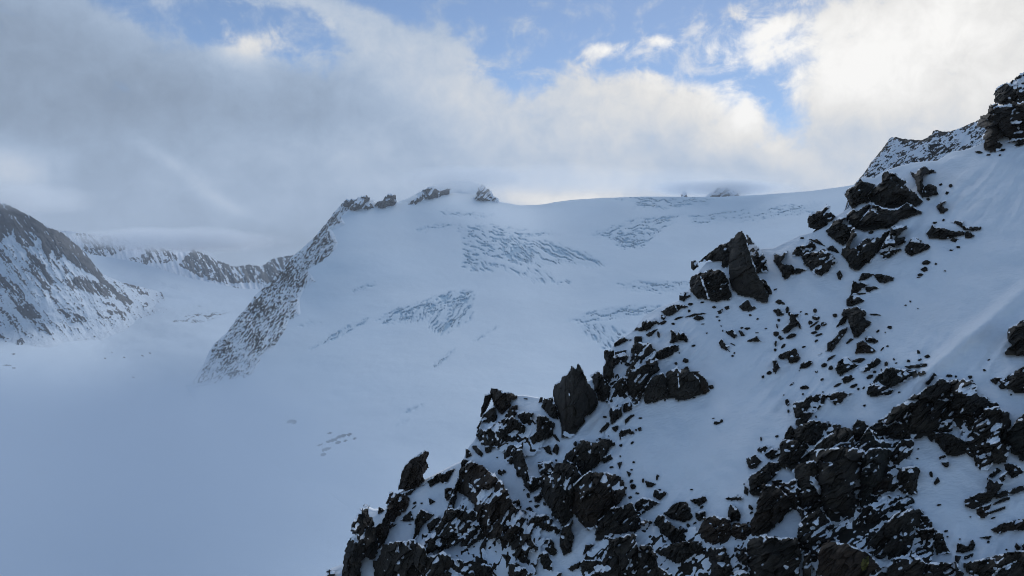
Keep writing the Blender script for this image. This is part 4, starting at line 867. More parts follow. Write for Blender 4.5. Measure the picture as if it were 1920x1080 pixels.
STONES = {
 '2': [(1300,210,30,18),(1382,222,30,34),(1352,282,28,28),(1190,335,35,22),(1245,537,45,20),(1170,878,80,38),(1255,890,22,18),(1160,940,60,30),(1120,985,50,22),(1335,950,20,8),(1105,1008,35,10),(110,668,35,14),(700,620,45,25),(430,985,50,80)],
 '1': [(1535,710,70,20),(1615,733,40,16),(1640,703,18,14),(1735,690,50,22),(1715,735,25,14)],
 '4': [(55,405,25,14),(130,378,35,36),(138,438,65,50),(93,478,32,32),(200,490,56,38),(120,495,100,14,-35),(150,520,60,40,-40),(120,565,60,24),(160,585,70,18,-20),(140,635,36,16,-35),(300,418,42,34),(255,452,10,10),(530,230,75,14,-5),(905,330,22,10),(945,297,15,16),(1010,358,12,8),(770,520,40,30),(728,562,16,8),(705,705,40,12,-50),(750,680,22,14),(265,780,90,22,-35),(205,845,55,32,-20),(265,865,46,42),(140,900,22,18),(60,835,110,55,-20),(40,1035,75,36),(330,1010,60,18,-25),(460,1020,60,22,-20),(1015,732,30,36),(1090,768,50,26),(930,808,30,26),(825,825,24,8),(740,835,34,40),(1580,886,30,16),(1618,797,25,10),(600,945,60,30,-20),(640,900,30,25),(1280,935,60,24),(1335,940,20,18),(1460,945,40,26),(1470,980,35,14),(1240,35,16,8),(1065,22,60,34,-20),(1030,70,50,24),(1015,95,25,9),(640,410,100,12,3)],
 '5': [(890,47,45,20),(878,105,25,26),(790,165,80,16,-12),(770,175,25,20),(740,215,26,20),(655,205,60,26,-25),(620,215,22,14),(640,210,18,22),(615,310,22,60),(1030,295,20,8),(995,217,28,8),(1150,235,14,14),(1165,275,10,16),(1190,318,12,10),(1380,256,55,22),(1330,250,28,16),(1537,256,22,8),(1460,292,30,8),(1255,392,50,8,25),(1250,490,25,14),(1265,465,14,14),(850,530,66,40),(765,555,28,26),(1883,130,26,14),(1800,143,75,24),(1740,135,26,40),(1720,95,30,60,10),(1650,20,45,30),(1680,40,45,22),(1645,183,24,26),(1632,235,10,40),(1620,300,46,50,-45),(1655,330,30,26,-45),(1620,385,18,50),(1615,440,26,24),(1685,405,46,24,-45),(1750,320,100,34,-20),(1510,670,28,26),(1565,637,48,34),(1760,730,50,12,-40),(1870,760,70,38),(1690,825,12,10),(1855,818,14,14),(1720,890,36,60),(1728,965,16,40),(1910,205,20,40),(670,870,14,20),(920,850,30,10),(1085,1025,20,8),(1115,1065,60,28),(1155,1048,26,28),(375,355,20,14),(795,465,12,10)],
 '6': [(572,360,16,14),(745,342,18,10),(870,283,75,20,-20),(1010,290,75,22,-25),(1398,345,26,14),(408,372,8,8),(215,745,14,40)],
 '7': [(1005,72,20,14),(1125,205,28,60),(1510,115,20,55),(1655,580,40,12,-20),(1370,762,16,10),(1615,785,26,20),(1770,852,20,14),(1265,742,18,10),(1460,572,20,8)],
 'A': [(1210,835,30,18),(1000,880,30,50),(1185,845,14,10),(1390,890,30,22),(1520,760,16,16),(1385,985,12,16),(330,995,14,8),(575,492,40,8)],
 'C': [(330,62,12,8),(1430,325,24,30),(1495,310,50,50),(1580,260,20,40),(1700,235,16,50),(400,350,14,20),(670,480,50,24),(605,515,80,50),(595,385,30,50),(365,190,75,45),(730,455,14,20)],
 'D': [(625,338,28,10),(1075,290,16,10),(1130,490,30,60,-30),(710,490,40,20,-35),(595,645,28,40),(1125,625,60,22),(55,325,24,30),(580,1050,45,50)],
 'B': [(870,455,24,14),(805,490,50,10,-40),(640,645,40,14,-30),(770,635,30,8),(1640,90,60,60)],
}

# bedrock between the blocks, flush with the snow
def RP(poly, label, m, bias):
    R('X', 'bedrock', [(x * 4.5714, y * 4.5714) for x, y in poly], label, m, bias=bias, steep=0.0, grow=1.0, jag=1.6, back_min=0.3, thick=0.02, env=0.12, rough=0.75)
RP([(1500,805),(1560,795),(1610,805),(1690,825),(1708,870),(1690,915),(1640,935),(1560,930),(1522,948),(1500,905),(1472,872)], 'dark bedrock face between the dome-like slab and the cliff bay', 'd', 0.10)
RP([(1530,955),(1640,955),(1715,965),(1755,1000),(1740,1100),(1530,1100),(1515,1020)], 'snow-veined bedrock around the lichen-spotted rock at the bottom edge', 'd', 0.12)
RP([(1195,965),(1240,990),(1330,990),(1420,1005),(1425,1100),(1085,1100),(1095,1045),(1135,1005)], 'snow-dusted bedrock along the bottom edge under the squared cliff block', 'd', 0.24)
RP([(895,905),(960,935),(1005,962),(1020,1010),(1000,1100),(725,1100),(765,1030),(825,990)], 'snow-flecked bedrock around the foot of the pyramid crag', 'b', 0.22)
RP([(1152,668),(1218,655),(1232,700),(1190,758),(1142,768),(1138,720)], 'snow-laced bedrock filling the shattered crag beside the slender column', 'd', 0.22)
RP([(908,795),(960,785),(1008,795),(1025,828),(1000,855),(940,848),(903,828)], 'snow-streaked bedrock inside the square-topped crag', 'b', 0.2)
RP([(1805,775),(1885,792),(1878,855),(1832,866),(1802,822)], 'snow-streaked bedrock behind the egg-shaped slab', 'n', 0.16)
RP([(1655,690),(1712,695),(1700,715),(1650,735),(1635,722)], 'greenish bedrock patch under the broad green-tinged outcrop', 'n', 0.12)
M_lichen, _nt, _b, _o = newmat('yellow_green_lichen')
_nt.links.new(ramp(_nt, nz(_nt, 7, 6, 0.7, posn(_nt)), [(0.35, (0.05, 0.045, 0.016)), (0.6, (0.20, 0.19, 0.045))]), _b.inputs['Base Color'])
_b.inputs['Roughness'].default_value = 0.95
M_soft = rock_material('soft_brown_rock', (0.014, 0.009, 0.0062), (0.033, 0.0205, 0.0132), (0.058, 0.038, 0.025), 0.9)
def lichen_shape(X, Y):
    r = -99.0
    for cx, cy, q in ((1622, 1056, 9), (1619, 1064, 7), (1627, 1048, 5)):
        r = np.maximum(r, q - np.hypot((X - cx) * 1.15, Y - cy))
    return r + 3.0 * fbm(X / 5, Y / 5, 3, 850)
MATS = {'d': M_rock, 'p': M_rock_grey, 'g': M_rock_grey, 'b': M_rock_brown, 'n': M_rock_green, 'l': M_soft}

LAND = {'the tall grey pinnacle': (1385, 500), 'the twin-pointed tower': (1080, 750), 'the leaning finger tower': (772, 880), 'the huge peaked boulder': (1670, 355),
        'the skyline crag': (1890, 220), 'the right-edge black boulder': (1905, 635), 'the three-slab cliff band': (1265, 715), 'the arched crag': (1740, 765),
        'the square-topped crag': (930, 780), 'the round-bottomed cliff': (1120, 930), 'the lichen-spotted rock': (1590, 1040), 'the dome-like cliff slab': (1560, 850),
        'the long low boulder': (1775, 437), 'the biggest ragged outcrop': (1605, 590), 'the broad green-tinged outcrop': (1680, 705), 'the helmet-shaped boulder': (1480, 665),
        'the lens-shaped boulder': (1262, 582), 'the layered slab stack': (1850, 935), 'the kite-shaped snow patch': (1475, 985), 'the pyramid crag': (930, 940),
        'the slender rock column': (1142, 690), 'the triangular crag': (1510, 770), 'the rounded snow-streaked outcrop': (1540, 490), 'the dome-shaped boulder': (1275, 960),
        'the snow apron': (1085, 1020), 'the round-bellied boulder': (1780, 835), 'the splintered fins': (1275, 635), 'the shattered crag': (1210, 690),
        'the lower snow hollow': (1770, 930), 'the egg-shaped slab': (1880, 815), 'the angular dark crag': (1105, 855), 'the blade-shaped rock': (790, 985)}
PENDING = []
def describe(o, kind, poly, px):
    P = np.asarray(poly, float); P = P - P.mean(0)
    w, v = np.linalg.eigh(np.cov(P.T)); asp = math.sqrt(w[1] / max(w[0], 1e-6)); ax = v[:, 1]
    size = px[2]
    sz = 'tiny' if size < 5.5 else 'small' if size < 10 else 'modest' if size < 20 else 'sizeable' if size < 36 else 'large'
    if asp > 2.1: sh = 'flat' if abs(ax[1]) < 0.35 else 'upright' if abs(ax[1]) > 0.85 else 'slanting'
    else: sh = 'chunky' if asp < 1.4 else 'oblong'
    nm = min(LAND, key=lambda k: (LAND[k][0] - px[0]) ** 2 + (LAND[k][1] - px[1]) ** 2)
    dx, dy = px[0] - LAND[nm][0], px[1] - LAND[nm][1]
    if abs(dx) > 1.8 * abs(dy): rel = 'right of' if dx > 0 else 'left of'
    elif abs(dy) > 1.8 * abs(dx): rel = 'below' if dy > 0 else 'above'
    else: rel = ('lower' if dy > 0 else 'upper') + (' right of' if dx > 0 else ' left of')
    d = math.hypot(dx, dy)
    rel = ('close ' if d < 55 else 'farther ' if d > 110 else '') + rel
    PENDING.append([o, f'{sz} {sh} {kind}', f'{rel} {nm}', px])

def finish_labels():
    used = {}
    for p in PENDING: used.setdefault((p[1], p[2]), []).append(p)
    EX = ['eleventh', 'twelfth', 'thirteenth', 'fourteenth', 'fifteenth', 'sixteenth', 'seventeenth', 'eighteenth', 'nineteenth', 'twentieth']
    ords = ['leftmost', 'second from left', 'third from left', 'fourth from left', 'fifth from left', 'sixth from left', 'seventh from left', 'eighth from left', 'ninth from left', 'tenth from left'] + [e + ' from left' for e in EX]
    for (a, b), L in used.items():
        L.sort(key=lambda p: p[3][0])
        for i, p in enumerate(L):
            lab = f'{a} {b}'
            if len(L) > 1: lab += f', {ords[min(i, 19)]}'
            p[0]['label'] = lab

CATS = {'rock_ledge': 'rock ledge', 'rock_slab': 'rock slab', 'rock_outcrop': 'rock outcrop', 'rock_pinnacle': 'rock pinnacle', 'rock_tower': 'rock tower', 'rock_column': 'rock column', 'rock_fin': 'rock fin',
        'rock_flank': 'rock', 'rock_shoulder': 'rock', 'lichen_rock': 'rock'}
for i, (t, name, poly, label, m, snow, k) in enumerate(ROCKS):
    P = tp(t, poly)
    o = rock(name, P, MATS[m], [tp(t, s) for s in snow], seed=i + 1, lichen=lichen_shape if m == 'l' else None, **k)
    px = tuple(o['_px']); del o['_px']
    tag(o, label, CATS.get(name, name), {'boulder': 'boulders on the near snow slope', 'crag': 'dark crags on the near snow slope', 'cliff': 'dark cliffs along the foot of the near slope'}.get(name, 'rocks sticking out of the near snow slope'))
    if not label: describe(o, CATS.get(name, name), P, px)

# chips of rock lying in the snow round the outcrops
OUT = [np.array(tp(r[0], r[2])) for r in ROCKS]
def free(x, y, r):
    X_, Y_ = np.array([x]), np.array([y])
    for P in OUT:
        if P[:, 0].min() - r < x < P[:, 0].max() + r and P[:, 1].min() - r < y < P[:, 1].max() + r and sdist(X_, Y_, P)[0] > -r: return False
    return y > pl(CREST, x) + 10 and 600 < x < 1915 and y < 1075
CHIPS = []
tries = 0
while len(CHIPS) < 45 and tries < 4000:
    tries += 1
    P = OUT[int(rng.integers(len(OUT)))]; q_ = P[int(rng.integers(len(P)))]
    x_, y_ = q_ + rng.normal(0, 13, 2) + np.array([0, 6])
    if free(x_, y_, 6) and all((x_ - c[0]) ** 2 + (y_ - c[1]) ** 2 > 60 for c in CHIPS): CHIPS.append((x_, y_))
TILES['X'] = (0, 0)
STONES['X'] = [(4.5714 * x_, 4.5714 * y_, 4.57 * rng.uniform(3.2, 8.5), 4.57 * rng.uniform(2.2, 4.6), rng.uniform(-45, 5)) for x_, y_ in CHIPS]
k = 0
for t, L in STONES.items():
    for s in L:
        cx, cy, w, h = s[:4]; ang = s[4] if len(s) > 4 else rng.uniform(-14, 6)
        n = 9; a0 = rng.uniform(0, 6.28); pts = []
        for j in range(n):
            a = a0 + 2 * math.pi * j / n + rng.uniform(-0.22, 0.22); q = rng.uniform(0.72, 1.12)
            u, v_ = 0.5 * w * q * math.cos(a), 0.5 * h * q * math.sin(a)
            ca, sa = math.cos(math.radians(ang)), math.sin(math.radians(ang))
            pts.append((cx + u * ca - v_ * sa, cy + u * sa + v_ * ca))
        P = tp(t, pts)
        if max(np.ptp(np.array(P)[:, 0]), np.ptp(np.array(P)[:, 1])) < 2.2: continue
        o = rock('stone', P, M_rock, seed=900 + k, step=1.1, bias=rng.uniform(-0.35, 0.1)); k += 1
        px = tuple(o['_px']); del o['_px']
        tag(o, None, 'stone', 'stones poking through the near snow slope'); describe(o, 'stone', P, px)
finish_labels()

# --- speckled ridge beyond the boulder group -----------------------------------------
RG = lambda p: tile(p, 1500, 130, 4.5714)
rg_crest = lambda x: pl([(1500, 620), (1560, 455), (1582, 396), (1592, 368), (1601, 347), (1614, 332), (1622, 322), (1633, 305), (1645, 291), (1656, 277), (1664, 266), (1668, 259), (1679, 256.5), (1690, 260), (1703, 261), (1713, 262), (1728, 263), (1740, 257), (1747, 252), (1750, 245), (1756, 243.5), (1764, 246), (1778, 247),
                          (1792, 243), (1806, 238), (1820, 231), (1834, 226), (1850, 218), (1862, 212), (1900, 190), (1960, 150)], x) + 1.5 * fbm(x / 5, 0 * x, 3, 400)
def rg_rock(X, Y):
    a, c = rot(X, Y, -32)
    n = 0.45 * fbm(a / 26, c / 7, 3, 408, 0.6) + 0.7 * fbm(a / 10, c / 3.4, 4, 410, 0.7) + 0.25 * fbm(X / 2.6, Y / 2.8, 2, 415) + 0.4 * fbm(X / 30, Y / 26, 2, 418)
    return n + 0.03 - 0.75 * np.exp(-((X - 1800) / 16) ** 2 - ((Y - 258 - 0.2 * (X - 1800)) / 9) ** 2) - 0.35 * np.exp(-((X - 1700) / 30) ** 2 - ((Y - 283) / 12) ** 2) + 0.30 * np.exp(-((X - 1750) / 14) ** 2 - ((Y - 275) / 26) ** 2) + 0.3 * sstep(12, 0, Y - rg_crest(X[0])[None] if X.ndim == 2 else 9)
def rg_relief(X, Y, H):
    a, c = rot(X, Y, -60)
    return sstep(0, 8, H) * (8 * (1 - np.abs(fbm(a / 60, c / 24, 3, 420)) * 1.6) + 2.2 * np.clip(rg_rock(X, Y), -0.4, 0.7))
M_ridge = terrain_material('ridge_rock', (0.83, 0.86, 0.92), (0.012, 0.012, 0.012), (0.05, 0.046, 0.042), 0.3, bdist=0.8)
ridge = column_terrain('mountain_ridge', np.concatenate([np.arange(1500, 1600, 4), np.arange(1601, 1960, 1.0)]), rg_crest, lambda x: np.maximum(rg_crest(x) + 30, 400 - (x - 1600) * 0.33), 130, lambda X, Y: 330 - 0.35 * (Y - 250) + 0.02 * (X - 1600), M_ridge, rg_relief,
                       {'snow': lambda X, Y, H: 1 - sstep(-0.03, 0.16, rg_rock(X, Y))}, back=((1.02, 4), (1.15, 90), (1.3, 300)))
tag(ridge, kind='structure')

# --- summit rocks along the glacier skyline --------------------------------------------
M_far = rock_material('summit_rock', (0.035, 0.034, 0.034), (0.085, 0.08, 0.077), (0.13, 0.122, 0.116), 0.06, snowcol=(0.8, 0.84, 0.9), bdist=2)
FARD = lambda x, y: GLAC(x, np.maximum(y, 366)) * 1.0
for poly, label, bias in (
    ([(640, 386), (646, 378), (655, 374), (668, 370), (684, 366), (690, 369), (697, 380), (701, 390), (690, 392), (680, 389), (668, 391), (655, 392)], 'reddish-brown rock head at the top end of the rocky rib', 0.02),
    ([(702, 386), (707, 379), (716, 375), (724, 366), (731, 362), (740, 367), (743, 380), (741, 386), (725, 388), (712, 389)], 'rounded grey rock knob right of the reddish rock head', 0.12),
    ([(765, 383), (775, 375), (785, 370), (792, 358), (806, 350), (818, 354), (830, 356), (843, 354), (843, 364), (828, 366), (815, 372), (800, 374), (785, 378), (772, 384)], 'dark rock peak half swallowed by cloud above the glacier', 0.1),
    ([(884, 374), (890, 366), (898, 354), (903, 347), (911, 352), (922, 363), (936, 378), (915, 377), (890, 375)], 'dim grey summit cone fading into cloud at the glacier saddle', 0.5)):
    o = rock('summit_rock', poly, M_far, depth=FARD, steep=0.9, step=1.1, seed=int(poly[0][0]), bias=bias + 0.08, jag=1.3, thick=0.8, capped=True)
    del o['_px']; tag(o, label, 'rock peak', 'rock peaks along the glacier skyline')
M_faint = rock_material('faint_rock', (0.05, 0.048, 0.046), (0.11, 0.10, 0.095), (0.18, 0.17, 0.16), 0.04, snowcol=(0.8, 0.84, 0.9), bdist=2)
for poly, label in (([(1322, 370), (1332, 361), (1345, 352), (1352, 354), (1362, 350), (1372, 355), (1380, 360), (1392, 370)], 'faint snowy rock peak almost lost in cloud behind the right skyline'), ([(1276, 370), (1279, 362), (1283, 357), (1287, 363), (1289, 370)], 'tiny faint rock tooth in cloud on the right skyline')):
    o = rock('summit_rock', poly, M_faint, depth=lambda x, y: 3600 + 0 * np.asarray(x, float), steep=0.0, step=1.1, seed=77, bias=0.95, jag=0.8, thick=0.8, capped=True)
    del o['_px']; tag(o, label, 'rock peak', 'rock peaks along the glacier skyline')
# pale snow shoulder far behind the saddle
far_sh = column_terrain('far_snowfield', np.arange(990, 1180, 3), lambda x: pl([(990, 389), (1010, 385), (1040, 379), (1075, 374.5), (1100, 373), (1130, 371), (1180, 370)], x), lambda x: 400 + 0 * x, 12, lambda X, Y: 5200 + 0 * X, M_glacier, None,
                        {'snow': lambda X, Y, H: 1 + 0 * X, 'ice': lambda X, Y, H: 0 * X})
tag(far_sh, kind='structure')
dome_x = np.arange(690, 960, 2.0)
dome = column_terrain('summit_snow', dome_x, lambda x: pl([(690, 392), (735, 382), (765, 372), (790, 358), (820, 345), (850, 339), (880, 338), (900, 346), (918, 361), (938, 380), (960, 392)], x), lambda x: 395 + 0 * x, 40, lambda X, Y: GLAC(X, 378 + 0 * Y) + 40 + (395 - Y) * 6, M_glacier,
                      lambda X, Y, H: 6 * fbm(X / 30, Y / 16, 3, 440), {'snow': lambda X, Y, H: 1 + 0 * X, 'ice': lambda X, Y, H: 0 * X})
tag(dome, kind='structure')
# ------------------------------------------------------------------ sky
W = bpy.data.worlds.new('World'); SC.world = W; W.use_nodes = True
wt = W.node_tree; wt.nodes.clear()
class E:
    """arithmetic on shader sockets"""
    def __init__(s, v): s.v = v
    def _b(s, o, op, r=False):
        m = wt.nodes.new('ShaderNodeMath'); m.operation = op
        a, b = (o, s) if r else (s, o)
        for i, q in enumerate((a, b)):
            q = q.v if isinstance(q, E) else q
            if isinstance(q, (int, float)): m.inputs[i].default_value = q
            else: wt.links.new(q, m.inputs[i])
        return E(m.outputs[0])
    def __add__(s, o): return s._b(o, 'ADD')
    __radd__ = __add__
    def __sub__(s, o): return s._b(o, 'SUBTRACT')
    def __rsub__(s, o): return s._b(o, 'SUBTRACT', True)
    def __mul__(s, o): return s._b(o, 'MULTIPLY')
    __rmul__ = __mul__
    def __truediv__(s, o): return s._b(o, 'DIVIDE')
    def mx(s, o): return s._b(o, 'MAXIMUM')
    def mn(s, o): return s._b(o, 'MINIMUM')
    def exp(s): return E(2.718281828)._b(s, 'POWER')
def smooth(a, b, x):
    n = wt.nodes.new('ShaderNodeMapRange'); n.interpolation_type = 'SMOOTHSTEP'
    n.inputs['From Min'].default_value = a; n.inputs['From Max'].default_value = b
    wt.links.new(x.v, n.inputs['Value']); return E(n.outputs['Result'])
tc = wt.nodes.new('ShaderNodeTexCoord'); DIR = tc.outputs['Generated']
sx = wt.nodes.new('ShaderNodeSeparateXYZ'); wt.links.new(DIR, sx.inputs[0])
dx_, dy_, dz_ = (E(sx.outputs[i]) for i in range(3))
az = E(dx_._b(dy_, 'ARCTAN2').v); el = E(dz_.v)
at2 = wt.nodes.new('ShaderNodeMath'); at2.operation = 'ARCSINE'; wt.links.new(dz_.v, at2.inputs[0]); el = E(at2.outputs[0])
def ae(x, y):
    X, Z = (x - CX) / F, (CY - y) / F
    return math.atan(X), math.atan2(Z, math.sqrt(1 + X * X))
cmb = wt.nodes.new('ShaderNodeCombineXYZ')
wt.links.new(az.v, cmb.inputs[0]); wt.links.new((el * 1.0).v, cmb.inputs[1])
def wnoise(scale, detail=6, rough=0.55, sx_=1.0, sy_=1.0, off=0.0, dist=0.0):
    mp = wt.nodes.new('ShaderNodeMapping'); wt.links.new(cmb.outputs[0], mp.inputs['Vector'])
    mp.inputs['Scale'].default_value = (sx_, sy_, 1); mp.inputs['Location'].default_value = (off, off * 0.7, off * 1.3)
    n = wt.nodes.new('ShaderNodeTexNoise'); n.inputs['Scale'].default_value = scale; n.inputs['Detail'].default_value = detail
    n.inputs['Roughness'].default_value = rough; n.inputs['Distortion'].default_value = dist
    wt.links.new(mp.outputs[0], n.inputs['Vector']); return E(n.outputs['Fac']) - 0.5
K = F
warpx = wnoise(5, 4, 0.5, off=3) * 0.07; warpy = wnoise(5, 4, 0.5, off=9) * 0.06
AZ = az + warpx; EL = el + warpy
def blob(x, y, ax, ay, deg=0, A=1.0, wa=True):
    """soft patch of sky centred where the photo shows it; sizes in photo pixels, turned by deg"""
    a0, e0 = ae(x, y); c, s = math.cos(math.radians(deg)), math.sin(math.radians(deg))
    u = (AZ if wa else az) - a0; v = (EL if wa else el) - e0
    p = (u * c + v * s) * (K / ax); q = (v * c - u * s) * (K / ay)
    return ((p * p + q * q) * -1.0).exp() * A
def tot(L):
    r = L[0]
    for q in L[1:]: r = r + q
    return r
# where the clouds are: 1 everywhere low, opened by the blue gaps
n_big = wnoise(7, 8, 0.56, off=1); n_fine = wnoise(26, 10, 0.68, off=5, dist=0.3); n_wisp = wnoise(12, 9, 0.66, 1.0, 1.6, off=12, dist=0.8)
gaps = tot([blob(290, 5, 170, 46, -10, 1.1), blob(440, 45, 150, 42, -18, 1.2), blob(560, 55, 70, 45, 0, 0.9), blob(720, 5, 120, 22, -12, 0.4), blob(880, 35, 110, 40, -25, 0.55), blob(955, 95, 70, 50, -40, 0.95), blob(1010, 130, 60, 40, -30, 0.6),
            blob(1110, 45, 130, 60, 0, 0.9), blob(1270, 70, 150, 60, 0, 1.0), blob(1200, 115, 170, 30, -5, 0.55), blob(1330, 130, 90, 50, -25, 0.8), blob(1440, 160, 75, 48, -30, 0.7), blob(1475, 235, 50, 45, 0, 0.55), blob(1490, 40, 80, 60, 0, 0.5), blob(1500, 130, 70, 60, 0, 0.5),
            blob(1290, 0, 260, 40, 0, 0.5), blob(700, -70, 500, 60, 0, 0.6), blob(1200, -80, 420, 80, 0, 0.9)])
puffs = tot([blob(1130, 92, 42, 17, 12, 0.75), blob(1232, 82, 34, 16, 5, 0.8), blob(1370, 15, 30, 18, 0, 0.7), blob(1440, 50, 60, 18, 10, 0.6), blob(1400, 110, 60, 24, 5, 0.6), blob(1320, 105, 16, 30, 0, 0.45), blob(960, 40, 80, 20, -20, 0.5), blob(475, 92, 55, 34, 10, 0.9), blob(840, 30, 60, 30, -20, 0.4), blob(600, 20, 60, 26, -20, 0.35), blob(1060, 120, 30, 26, 0, 0.35), blob(1450, 110, 60, 50, -20, 0.35), blob(1500, 190, 50, 60, 0, 0.3), blob(1535, 90, 60, 140, 0, 0.25), blob(1430, 225, 60, 30, -40, 0.25)])
gaps = gaps.mn(1.05)
cover = 1.02 - gaps * 0.92 + puffs * 0.8 + n_big * 0.7 + n_fine * 1.0 + n_wisp * 0.9
cl = smooth(0.22, 0.84, cover)
veil = smooth(-0.06, 0.22, n_wisp + n_fine * 0.55 + n_big * 0.2) * 0.62
cl = cl + veil * (1.0 - cl)
# overhead and behind the camera: broken cloud in a clear sky
front = smooth(0.0, 0.5, dy_) * (1.0 - smooth(0.42, 0.75, el))
back_cl = smooth(-0.2, 0.3, n_big + 0.05) * 0.6
cl = cl * front + back_cl * (1.0 - front)
# how bright and how warm the clouds are
bright = tot([E(0.43) * 1.0, blob(1760, 130, 380, 260, 0, 0.34, False), blob(1800, 90, 190, 130, 0, 0.12), blob(1620, 150, 60, 40, 0, 0.16), blob(1680, 60, 120, 70, 0, 0.09), blob(1610, 240, 120, 50, 0, -0.10), blob(1280, 170, 190, 60, -12, 0.17), blob(1380, 210, 60, 70, -40, 0.16), blob(1150, 260, 330, 130, 0, 0.11),
              blob(1480, 290, 90, 30, -25, 0.16), blob(1060, 372, 130, 22, 0, 0.33), blob(1250, 340, 330, 60, 0, 0.08), blob(470, 92, 60, 32, 0, 0.26), blob(740, 110, 260, 80, -22, 0.06), blob(900, 170, 160, 90, -30, 0.07), blob(1250, 70, 330, 110, 0, 0.24), blob(450, 40, 260, 60, 0, 0.12), blob(10, 310, 60, 50, 0, 0.22), blob(430, 380, 60, 14, -25, 0.10), blob(320, 310, 60, 12, -25, 0.07), blob(620, 290, 130, 60, 0, 0.06),
              blob(80, 130, 260, 90, 0, -0.05), blob(400, 190, 240, 70, 0, -0.035), blob(480, 450, 160, 45, 0, -0.06), blob(60, 220, 120, 40, 0, -0.03), blob(1440, 315, 150, 34, 0, -0.14), blob(700, 230, 170, 60, 0, -0.03), blob(-500, 200, 500, 400, 0, -0.06), blob(1130, 92, 50, 22, 0, 0.2), blob(1240, 82, 45, 20, 0, 0.2), blob(1410, 80, 90, 60, 0, 0.2)])
bright = bright * (1.0 + n_fine * 0.5 + n_big * 0.42)
bright = bright.mx(0.05).mn(1.0)
warm = smooth(0.38, 0.85, bright)
def mix3(f, a, b):
    m = wt.nodes.new('ShaderNodeMix'); m.data_type = 'RGBA'; wt.links.new(f.v, m.inputs['Factor'])
    for s, v in ((m.inputs[6], a), (m.inputs[7], b)):
        if isinstance(v, tuple): s.default_value = (*v, 1)
        else: wt.links.new(v, s)
    return m.outputs[2]
def scale3(col, f):
    v = wt.nodes.new('ShaderNodeVectorMath'); v.operation = 'SCALE'
    wt.links.new(col, v.inputs[0])
    if isinstance(f, E): wt.links.new(f.v, v.inputs['Scale'])
    else: v.inputs['Scale'].default_value = f
    return v.outputs[0]
SKY_STRENGTH = 0.12; EXPO = 0.92
SUN_AZ, SUN_EL = math.radians(14), math.radians(29)
sky = wt.nodes.new('ShaderNodeTexSky'); sky.sky_type = 'NISHITA'; sky.sun_disc = False
sky.sun_elevation = SUN_EL; sky.sun_rotation = SUN_AZ; sky.altitude = 2900; sky.air_density = 1.0; sky.dust_density = 0.3; sky.ozone_density = 1.6
cloud_hue = mix3(front, (0.64, 1.02, 1.52), mix3(warm, (0.78, 1.0, 1.34), (1.02, 1.0, 0.965)))
fb = bright * front + 0.405 * (1.0 - front)
cloud_col = scale3(cloud_hue, fb * (1.0 / SKY_STRENGTH / 2 ** EXPO))
SKYGAIN = 0.47
skycol = scale3(sky.outputs[0], SKYGAIN)
colr = mix3(cl, skycol, cloud_col)
bg = wt.nodes.new('ShaderNodeBackground'); wt.links.new(colr, bg.inputs['Color']); bg.inputs['Strength'].default_value = SKY_STRENGTH
wo = wt.nodes.new('ShaderNodeOutputWorld'); wt.links.new(bg.outputs[0], wo.inputs['Surface'])

sun = bpy.data.lights.new('sun', 'SUN'); sun.energy = 1.2; sun.angle = math.radians(40); sun.color = (0.97, 0.99, 1.0)
so = bpy.data.objects.new('sun', sun); COL.objects.link(so)
sd_ = Vector((math.sin(SUN_AZ) * math.cos(SUN_EL), math.cos(SUN_AZ) * math.cos(SUN_EL), math.sin(SUN_EL)))
so.rotation_euler = sd_.to_track_quat('Z', 'Y').to_euler(); so.location = sd_ * 300

# ------------------------------------------------------------------ air, valley fog and cloud on the peaks
def volume_material(name, density, color, aniso=0.0, field=None):
    m = bpy.data.materials.new(name); m.use_nodes = True; nt = m.node_tree; nt.nodes.clear()
    o = nt.nodes.new('ShaderNodeOutputMaterial'); v = nt.nodes.new('ShaderNodeVolumePrincipled')
    v.inputs['Color'].default_value = (*color, 1); v.inputs['Density'].default_value = density; v.inputs['Anisotropy'].default_value = aniso
    nt.links.new(v.outputs[0], o.inputs['Volume'])
    return m
def box(name, lo, hi, mat):
    (a, b, c), (d, e, f) = lo, hi
    V = [(a, b, c), (d, b, c), (d, e, c), (a, e, c), (a, b, f), (d, b, f), (d, e, f), (a, e, f)]
    return link(name, V, [(0, 3, 2, 1), (4, 5, 6, 7), (0, 1, 5, 4), (1, 2, 6, 5), (2, 3, 7, 6), (3, 0, 4, 7)], mat, smooth=False)
HAZE = 0.00005
tag(box('haze', (-7100, -3100, -650), (7100, 7000, 760), volume_material('haze_air', HAZE, (0.92, 0.95, 1.0))), kind='stuff')

class V_(E): pass
def field_material(name, density, color, aniso, build, step=1.0):
    """cloud whose density thins out towards its edges"""
    global wt
    m = volume_material(name, 0.0, color, aniso); nt = m.node_tree
    keep = wt; wt = nt
    g = nt.nodes.new('ShaderNodeNewGeometry'); sp = nt.nodes.new('ShaderNodeSeparateXYZ'); nt.links.new(g.outputs['Position'], sp.inputs[0])
    d = build(*(E(sp.outputs[i]) for i in range(3)), g.outputs['Position'])
    v = next(n for n in nt.nodes if n.type == 'PRINCIPLED_VOLUME')
    nt.links.new((d * density).v, v.inputs['Density'])
    wt = keep
    m.cycles.volume_step_rate = step
    return m
def vn(pos, scale, detail=3):
    n = wt.nodes.new('ShaderNodeTexNoise'); n.inputs['Scale'].default_value = scale; n.inputs['Detail'].default_value = detail
    wt.links.new(pos, n.inputs['Vector']); return E(n.outputs['Fac']) - 0.5

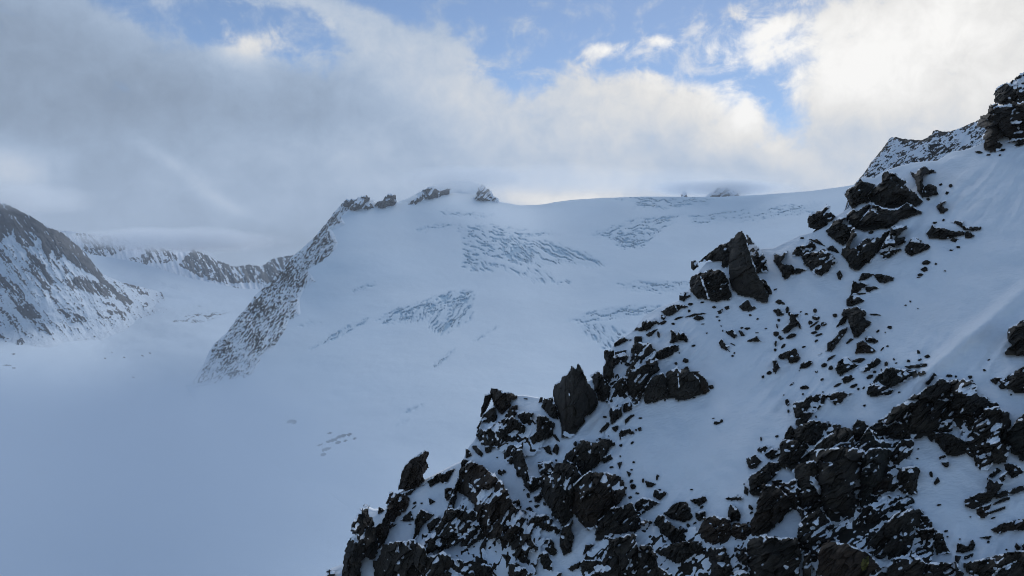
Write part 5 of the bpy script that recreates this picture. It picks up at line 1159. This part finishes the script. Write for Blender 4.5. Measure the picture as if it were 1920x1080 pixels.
# fog lying in the side valley: thick at the bottom, thinning upwards and towards the glacier
FOG = 0.006
def fog_field(x, y, z, p):
    n = vn(p, 0.0022, 3)
    zz = z + n * 170.0
    return smooth(-145, -395, zz) * smooth(60, -620, x + 0.12 * (y - 1200.0) + n * 500.0) * smooth(420, 900, y) * smooth(2700, 1450, y + n * 400.0) * smooth(-3300, -2600, x)
tag(box('fog', (-3300, 400, -600), (200, 3100, -100), field_material('fog_air', FOG, (0.67, 0.745, 0.83), 0.0, fog_field)), kind='stuff')  # fog colour darkened to include shade from the valley walls

def mist(x, y, d, rx, ry, rz, density, seed, aniso=0.6):
    """cloud clinging to a peak; sizes in metres"""
    c = at(x, y, d)
    def field(px, py, pz, p):
        n = vn(p, 3.2 / (rx + rz), 4)
        u = (px - float(c[0])) / rx; v = (py - float(c[1])) / ry; w = (pz - float(c[2])) / rz
        r2 = u * u + v * v + w * w
        return smooth(1.0, 0.0, r2 + n * 1.1)
    lo = tuple(c - [rx * 1.25, ry * 1.25, rz * 1.25]); hi = tuple(c + [rx * 1.25, ry * 1.25, rz * 1.25])
    return tag(box('mist', lo, hi, field_material('mist_air', density, (0.93, 0.95, 0.98), aniso, field)), kind='stuff')
mist(1060, 340, 3640, 1300, 330, 80, 0.0013, 1, 0.3)
mist(872, 334, 3600, 320, 260, 58, 0.0052, 5, 0.1)
mist(1345, 353, 3590, 420, 110, 46, 0.022, 2, 0.1)
mist(320, 450, 4900, 800, 300, 92, 0.0085, 3, 0.1)
mist(60, 372, 2980, 260, 260, 70, 0.003, 4)

# ------------------------------------------------------------------ camera
cam = bpy.data.cameras.new('camera'); cam.sensor_width = 36.0; cam.lens = 36.0 * F / 1920.0
cam.clip_start = 0.5; cam.clip_end = 60000
co_ = bpy.data.objects.new('camera', cam); COL.objects.link(co_)
co_.location = (0, 0, 0); co_.rotation_euler = (math.radians(90), 0, 0)
SC.camera = co_
SC.view_settings.view_transform = 'Standard'; SC.view_settings.look = 'None'; SC.view_settings.gamma = 1.0; SC.view_settings.exposure = EXPO
SC.view_settings.use_curve_mapping = False
cy_ = SC.cycles
cy_.use_denoising = True; cy_.denoiser = 'OPENIMAGEDENOISE'; cy_.max_bounces = 14; cy_.diffuse_bounces = 3; cy_.volume_bounces = 12; cy_.transparent_max_bounces = 8
cy_.use_adaptive_sampling = False
cy_.pixel_filter_type = 'BLACKMAN_HARRIS'; cy_.filter_width = 1.05
